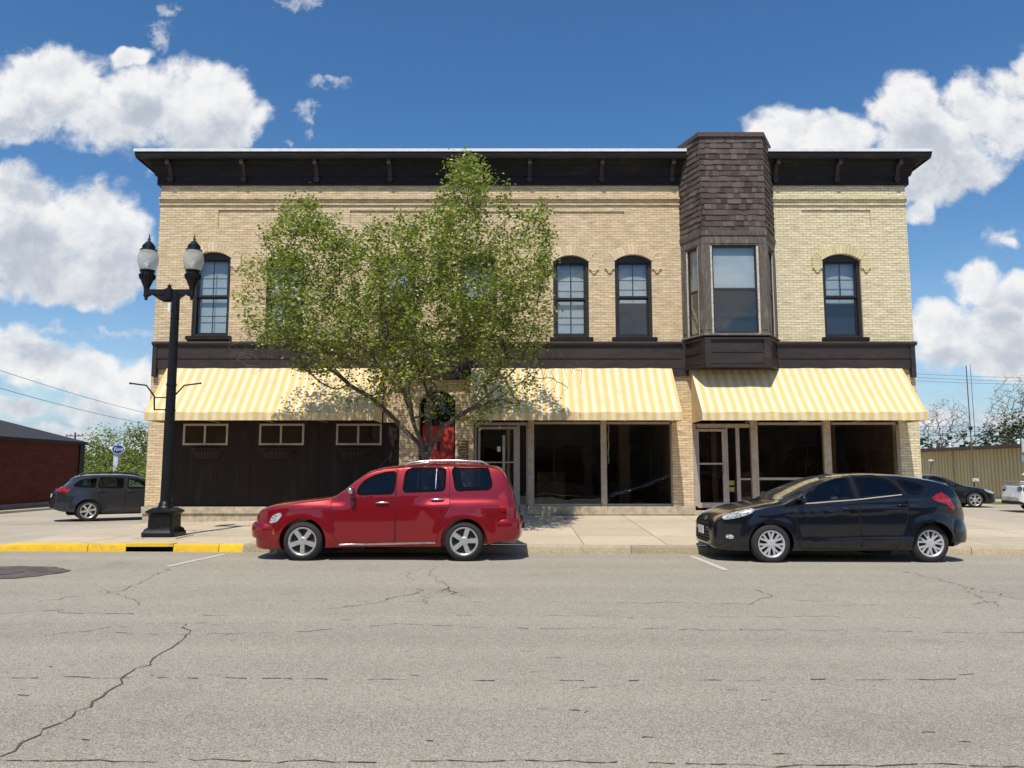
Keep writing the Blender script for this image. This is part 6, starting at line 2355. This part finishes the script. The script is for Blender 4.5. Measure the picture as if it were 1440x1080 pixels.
# ================================================================ TAN METAL SHED (right)
SHD = thing('metal_shed', 'long tan ribbed metal shed with a brown eave behind the parked cars', 'shed', (29, 50, -.06))
p0, p1 = Vector((27.7, 38.0)), Vector((26.5, 58.0))
zs_ = PZ(627, 42.5)
M['ribbed'] = None
m, g, b = bsdf_mat('tan_ribbed_metal')
tc = g.n('ShaderNodeTexCoord').outputs['Object']
g.set(b.inputs['Base Color'], g.mix(g.lin(g.noise(g.vmath('MULTIPLY', tc, (1, 1, .25)), 1.2, 5, .6), .3, .7), (.50, .40, .21), (.60, .50, .28)))
b.inputs['Roughness'].default_value = .5
mw = MB()
L = (p1 - p0).length
n = int(L / .30)
for i in range(n):
    s = L * i / n
    mw.obox(p0, p1, s + .0, s + .05, -.1, zs_ - .02, -.02, .0 + .0 if False else -.0)
mw2 = MB()
mw2.obox(p1, p0, 0, L, -.1, zs_ - .05, -14, 0)
for i in range(n):
    s = L * (i + .5) / n
    mw2.obox(p1, p0, s, s + .06, -.1, zs_ - .05, -.01, .035)
mw2.build('ribbed_wall', m, SHD)
tdir = (p0 - p1).normalized()
nrm = Vector((tdir.y, -tdir.x))
rf = MB()
q = [p1 + nrm * .55 - tdir * .4, p0 + nrm * .55 + tdir * .4, p0 - nrm * 7 + tdir * .4, p1 - nrm * 7 - tdir * .4]
rf.hexa([(q[0].x, q[0].y, zs_ + .0), (q[1].x, q[1].y, zs_ + .0), (q[2].x, q[2].y, zs_ + .25), (q[3].x, q[3].y, zs_ + .25)], [(q[0].x, q[0].y, zs_ + .06), (q[1].x, q[1].y, zs_ + .06), (q[2].x, q[2].y, zs_ + .31), (q[3].x, q[3].y, zs_ + .31)])
rf.build('roof', simple('pale_metal_roof', (.42, .40, .37), .45, metal=.3), SHD)
MB().obox(p1, p0, -.4, L + .4, zs_ - .16, zs_ + .055, .55, .60).build('eave_trim', simple('brown_eave_trim', (.075, .045, .035), .6), SHD)
for s, hh in ((.4, .0), (1.6, .0), (9.8, .0), (15.8, 0), (17.2, 0)):
    c = p1 + tdir * s - nrm * .3
    MB().lathe([(.07, zs_ + .05), (.07, zs_ + .30), (.11, zs_ + .31), (.02, zs_ + .38)], 10, (c.x, c.y, 0)).build('roof_vent', M['white_plastic'], SHD)
for u in (1377,):
    s = L * .52
    c = p1 + tdir * s
    MB().obox(p1, p0, s, s + .13, -.1, zs_ - .05, .03, .13).build('downpipe', simple('tan_downpipe', (.52, .43, .24), .5), SHD)

# ================================================================ SIGNS, POLES AND WIRES
FY = 92.0
c = P(168, 632, FY)
sg = thing('oval_sign', 'blue oval sign lettered Ford on a pale post above the grey estate car', 'sign', (c.x, FY, -.19))
pp = P(163, 650, FY)
MB().box(pp.x - .27, pp.x + .27, FY - .1, FY + .3, -.25, PZ(637, FY)).build('post', simple('pale_sign_post', (.55, .57, .60), .5), sg)
al = P(156, 630, FY)
MB().extr([(al.x - .25, PZ(631, FY)), (c.x - .2, PZ(634, FY)), (c.x - .2, PZ(627.5, FY)), (al.x - .1, PZ(628.5, FY))], 'y', FY - .05, FY + .25).build('arm', M['white_plastic'], sg)
ov = lambda s, y: [(c.x + .78 * s * cos(2 * pi * k / 40), y, c.z + .54 * s * sin(2 * pi * k / 40)) for k in range(40)]
MB().rings([ov(1, FY - .32), ov(1, FY - .12)]).build('oval_rim', simple('white_oval_rim', (.60, .64, .74), .4), sg)
MB().rings([ov(.90, FY - .335), ov(.90, FY - .325)]).build('oval_panel', simple('blue_oval_panel', (.012, .03, .20), .35, var=.05), sg)
text_mesh('Ford', .56, (c.x, FY - .345, c.z), 'lettering', M['white_plastic'], sg, shear=.35, extrude=.006)

M['pole_wood'] = simple('weathered_pole_wood', (.12, .10, .08), .9, var=.3, scale=4)
M['wire'] = simple('black_cable', (.03, .03, .035), .6)


def pole(label, u, Y, vtop, r=.11, arm=None, gz_=-.1):
    p = P(u, 640, Y)
    zt = PZ(vtop, Y)
    t = thing('utility_pole', label, 'utility pole', (p.x, Y, gz_))
    MB().lathe([(r * 1.2, gz_), (r * .8, zt)], 10, (p.x, Y, 0)).build('pole', M['pole_wood'], t, smooth=50)
    for v, half in arm or ():
        z = PZ(v, Y)
        MB().box(p.x - half, p.x + half, Y - .17, Y - .05, z - .06, z + .06).build('crossarm', M['pole_wood'], t)
        i = MB()
        for s in (-.9, -.45, .45, .9):
            i.lathe([(.05, z + .06), (.06, z + .14), (.02, z + .22)], 8, (p.x + s * half, Y - .11, 0))
        i.build('insulators', M['black_plastic'], t)
    return p.x, zt


pole('utility pole with one crossarm behind the red building roof', 104, 88, 608, .12, ((613, 1.0),), -.19)
x1_, _ = pole('tall thin pole standing in front of the tan shed wall', 1367, 38.6, 514, .028, None, -.06)
pole('tall thin pole farther off beside the nearer thin pole', 1373, 66, 512, .026, None, -.06)
t = thing('meter_box', 'small grey meter box on the thin pole by the tan shed', 'meter box', (x1_, 38.5, PZ(678, 38.5)))
MB().box(x1_ - .14, x1_ + .14, 38.40, 38.53, PZ(677, 38.5), PZ(672.5, 38.5)).lathe([(.06, -.04), (.06, .02)], 10, (x1_, 38.40, PZ(674.5, 38.5)), 'y').build('box', simple('pale_meter_box', (.6, .6, .56), .5), t)
p = P(1362, 602, 38.5)
t = thing('pole_fitting', 'dark round fitting on the thin pole among the wires', 'pole fitting', (p.x, 38.5, p.z))
MB().ball((x1_ - .03, 38.52, p.z), .10, .09, .12, 12, 8).build('fitting', M['black_plastic'], t, smooth=60)


def wire(label, a, b_, sag=.4, r=.014, group=None):
    a, b_ = Vector(a), Vector(b_)
    n = 24
    line = [a.lerp(b_, k / n) - Vector((0, 0, sag * 4 * (k / n) * (1 - k / n))) for k in range(n + 1)]
    tag(MB().tube(line, r, 5).build('overhead_wire', M['wire'], None, off=(0, 0, 0)), label, 'wire', group)


wire('upper black wire slanting down over the red building', P(-60, 500, 48), P(230, 586, 80), .3, .018, 'wires on the left')
wire('lower black wire slanting down over the red building', P(-60, 528, 48), P(230, 600, 80), .3, .018, 'wires on the left')
for i, (va, vb, Y, lab) in enumerate(((523, 532, 70, 'topmost of the black wires at the right'), (528, 537, 70, 'second black wire from the top at the right'), (533, 541, 70, 'third black wire from the top at the right'),
                                      (598, 598.5, 60, 'thin wire just above the dark fitting at the right'), (604, 605, 60, 'thin wire level with the dark fitting at the right'), (609, 612.5, 50, 'thick lowest wire just over the tan shed roof'))):
    wire(lab, P(1240, va, Y), P(1500, vb, Y), .12, .020 if i == 5 else .014, 'wires on the right')
# lamp on a bent arm by the shed, and what shows at the right edge
p = P(1308, 660, 36)
t = thing('yard_light', 'small white yard light on a thin bent pole against the tan shed', 'yard light', (p.x, 36, -.06))
MB().tube([(p.x, 36, -.1), (p.x + .02, 36, PZ(664, 36)), (p.x + .12, 36, PZ(650, 36))], .025, 6).build('pole', M['pole_wood'], t)
MB().ball((p.x + .05, 35.98, PZ(647.5, 36)), .13, .07, .04, 10, 6).build('lamp_head', M['white_plastic'], t, smooth=60)
p = P(1442, 640, 35)
t = thing('sign_post', 'pale green sign on a grey post at the right edge of the photo', 'sign', (p.x, 35, -.06))
MB().box(p.x - .06, p.x + .06, 34.95, 35.05, -.1, PZ(618, 35)).build('post', M['alu'], t)
MB().box(p.x - .2, p.x + .6, 34.88, 34.94, PZ(636, 35), PZ(617, 35)).build('panel', simple('pale_green_panel', (.42, .50, .44), .5), t)
MB().box(p.x - .32, p.x + .1, 34.8, 34.94, PZ(650, 35), PZ(640, 35)).build('switch_box', simple('blue_grey_box', (.20, .22, .24), .5), t)
MB().extr([(p.x - .32, PZ(668, 34.6)), (p.x + .9, PZ(668, 34.6)), (p.x + .9, PZ(664, 34.6)), (p.x, PZ(663, 34.6)), (p.x - .2, PZ(665, 34.6))], 'y', 34.3, 34.9).build('white_hood', M['white_plastic'], t)

# ================================================================ ACROSS THE STREET, unseen, behind the viewer: added for shop glass and cars to mirror
for (x0, x1, h, col, lab) in ((-26, -9, 6.4, (.16, .07, .045), 'unseen dark red brick shop row added across the street, the tallest of the three'), (-8.6, 5, 4.8, (.28, .22, .15), 'unseen tan brick single storey shop added across the street'), (5.4, 24, 5.6, (.10, .085, .075), 'unseen grey brick shop added across the street with wide windows')):
    yb = -8.0
    t = thing('unseen_shop', lab, 'building', ((x0 + x1) / 2, yb, 0))
    w = MB()
    n = max(2, int((x1 - x0) / 3.6))
    st = (x1 - x0) / n
    hs = [(x0 + st * i + .5, x0 + st * (i + 1) - .5, .7, 3.0) for i in range(n)]
    w.box(x0, x1, yb - 9, yb - .12, -.1, h)
    prev = x0
    for a, b, c, d in hs:
        w.box(prev, a, yb - .12, yb, -.1, h)
        w.box(a, b, yb - .12, yb, -.1, c).box(a, b, yb - .12, yb, d, h)
        prev = b
    w.box(prev, x1, yb - .12, yb, -.1, h).box(x0 - .1, x1 + .1, yb, yb + .25, h - .4, h + .05)
    w.build('brick_wall', simple('far_side_brick', col, .9, var=.3, scale=2), t)
    for a, b, c, d in hs:
        f = MB().box(a, b, yb - .10, yb - .04, c, c + .06).box(a, b, yb - .10, yb - .04, d - .06, d).box(a, a + .06, yb - .10, yb - .04, c + .06, d - .06).box(b - .06, b, yb - .10, yb - .04, c + .06, d - .06).box((a + b) / 2 - .03, (a + b) / 2 + .03, yb - .10, yb - .04, c + .06, d - .06)
        fo = f.build('shop_window', M['alu'], t)
        MB().box(a + .06, b - .06, yb - .085, yb - .08, c + .06, d - .06).build('pane', M['tint_panel'], fo)
sheet('opposite_sidewalk', [-40, 0, 40], [-7.9, -4.2], lambda x, y: rz(x) + .13, M['walk'])
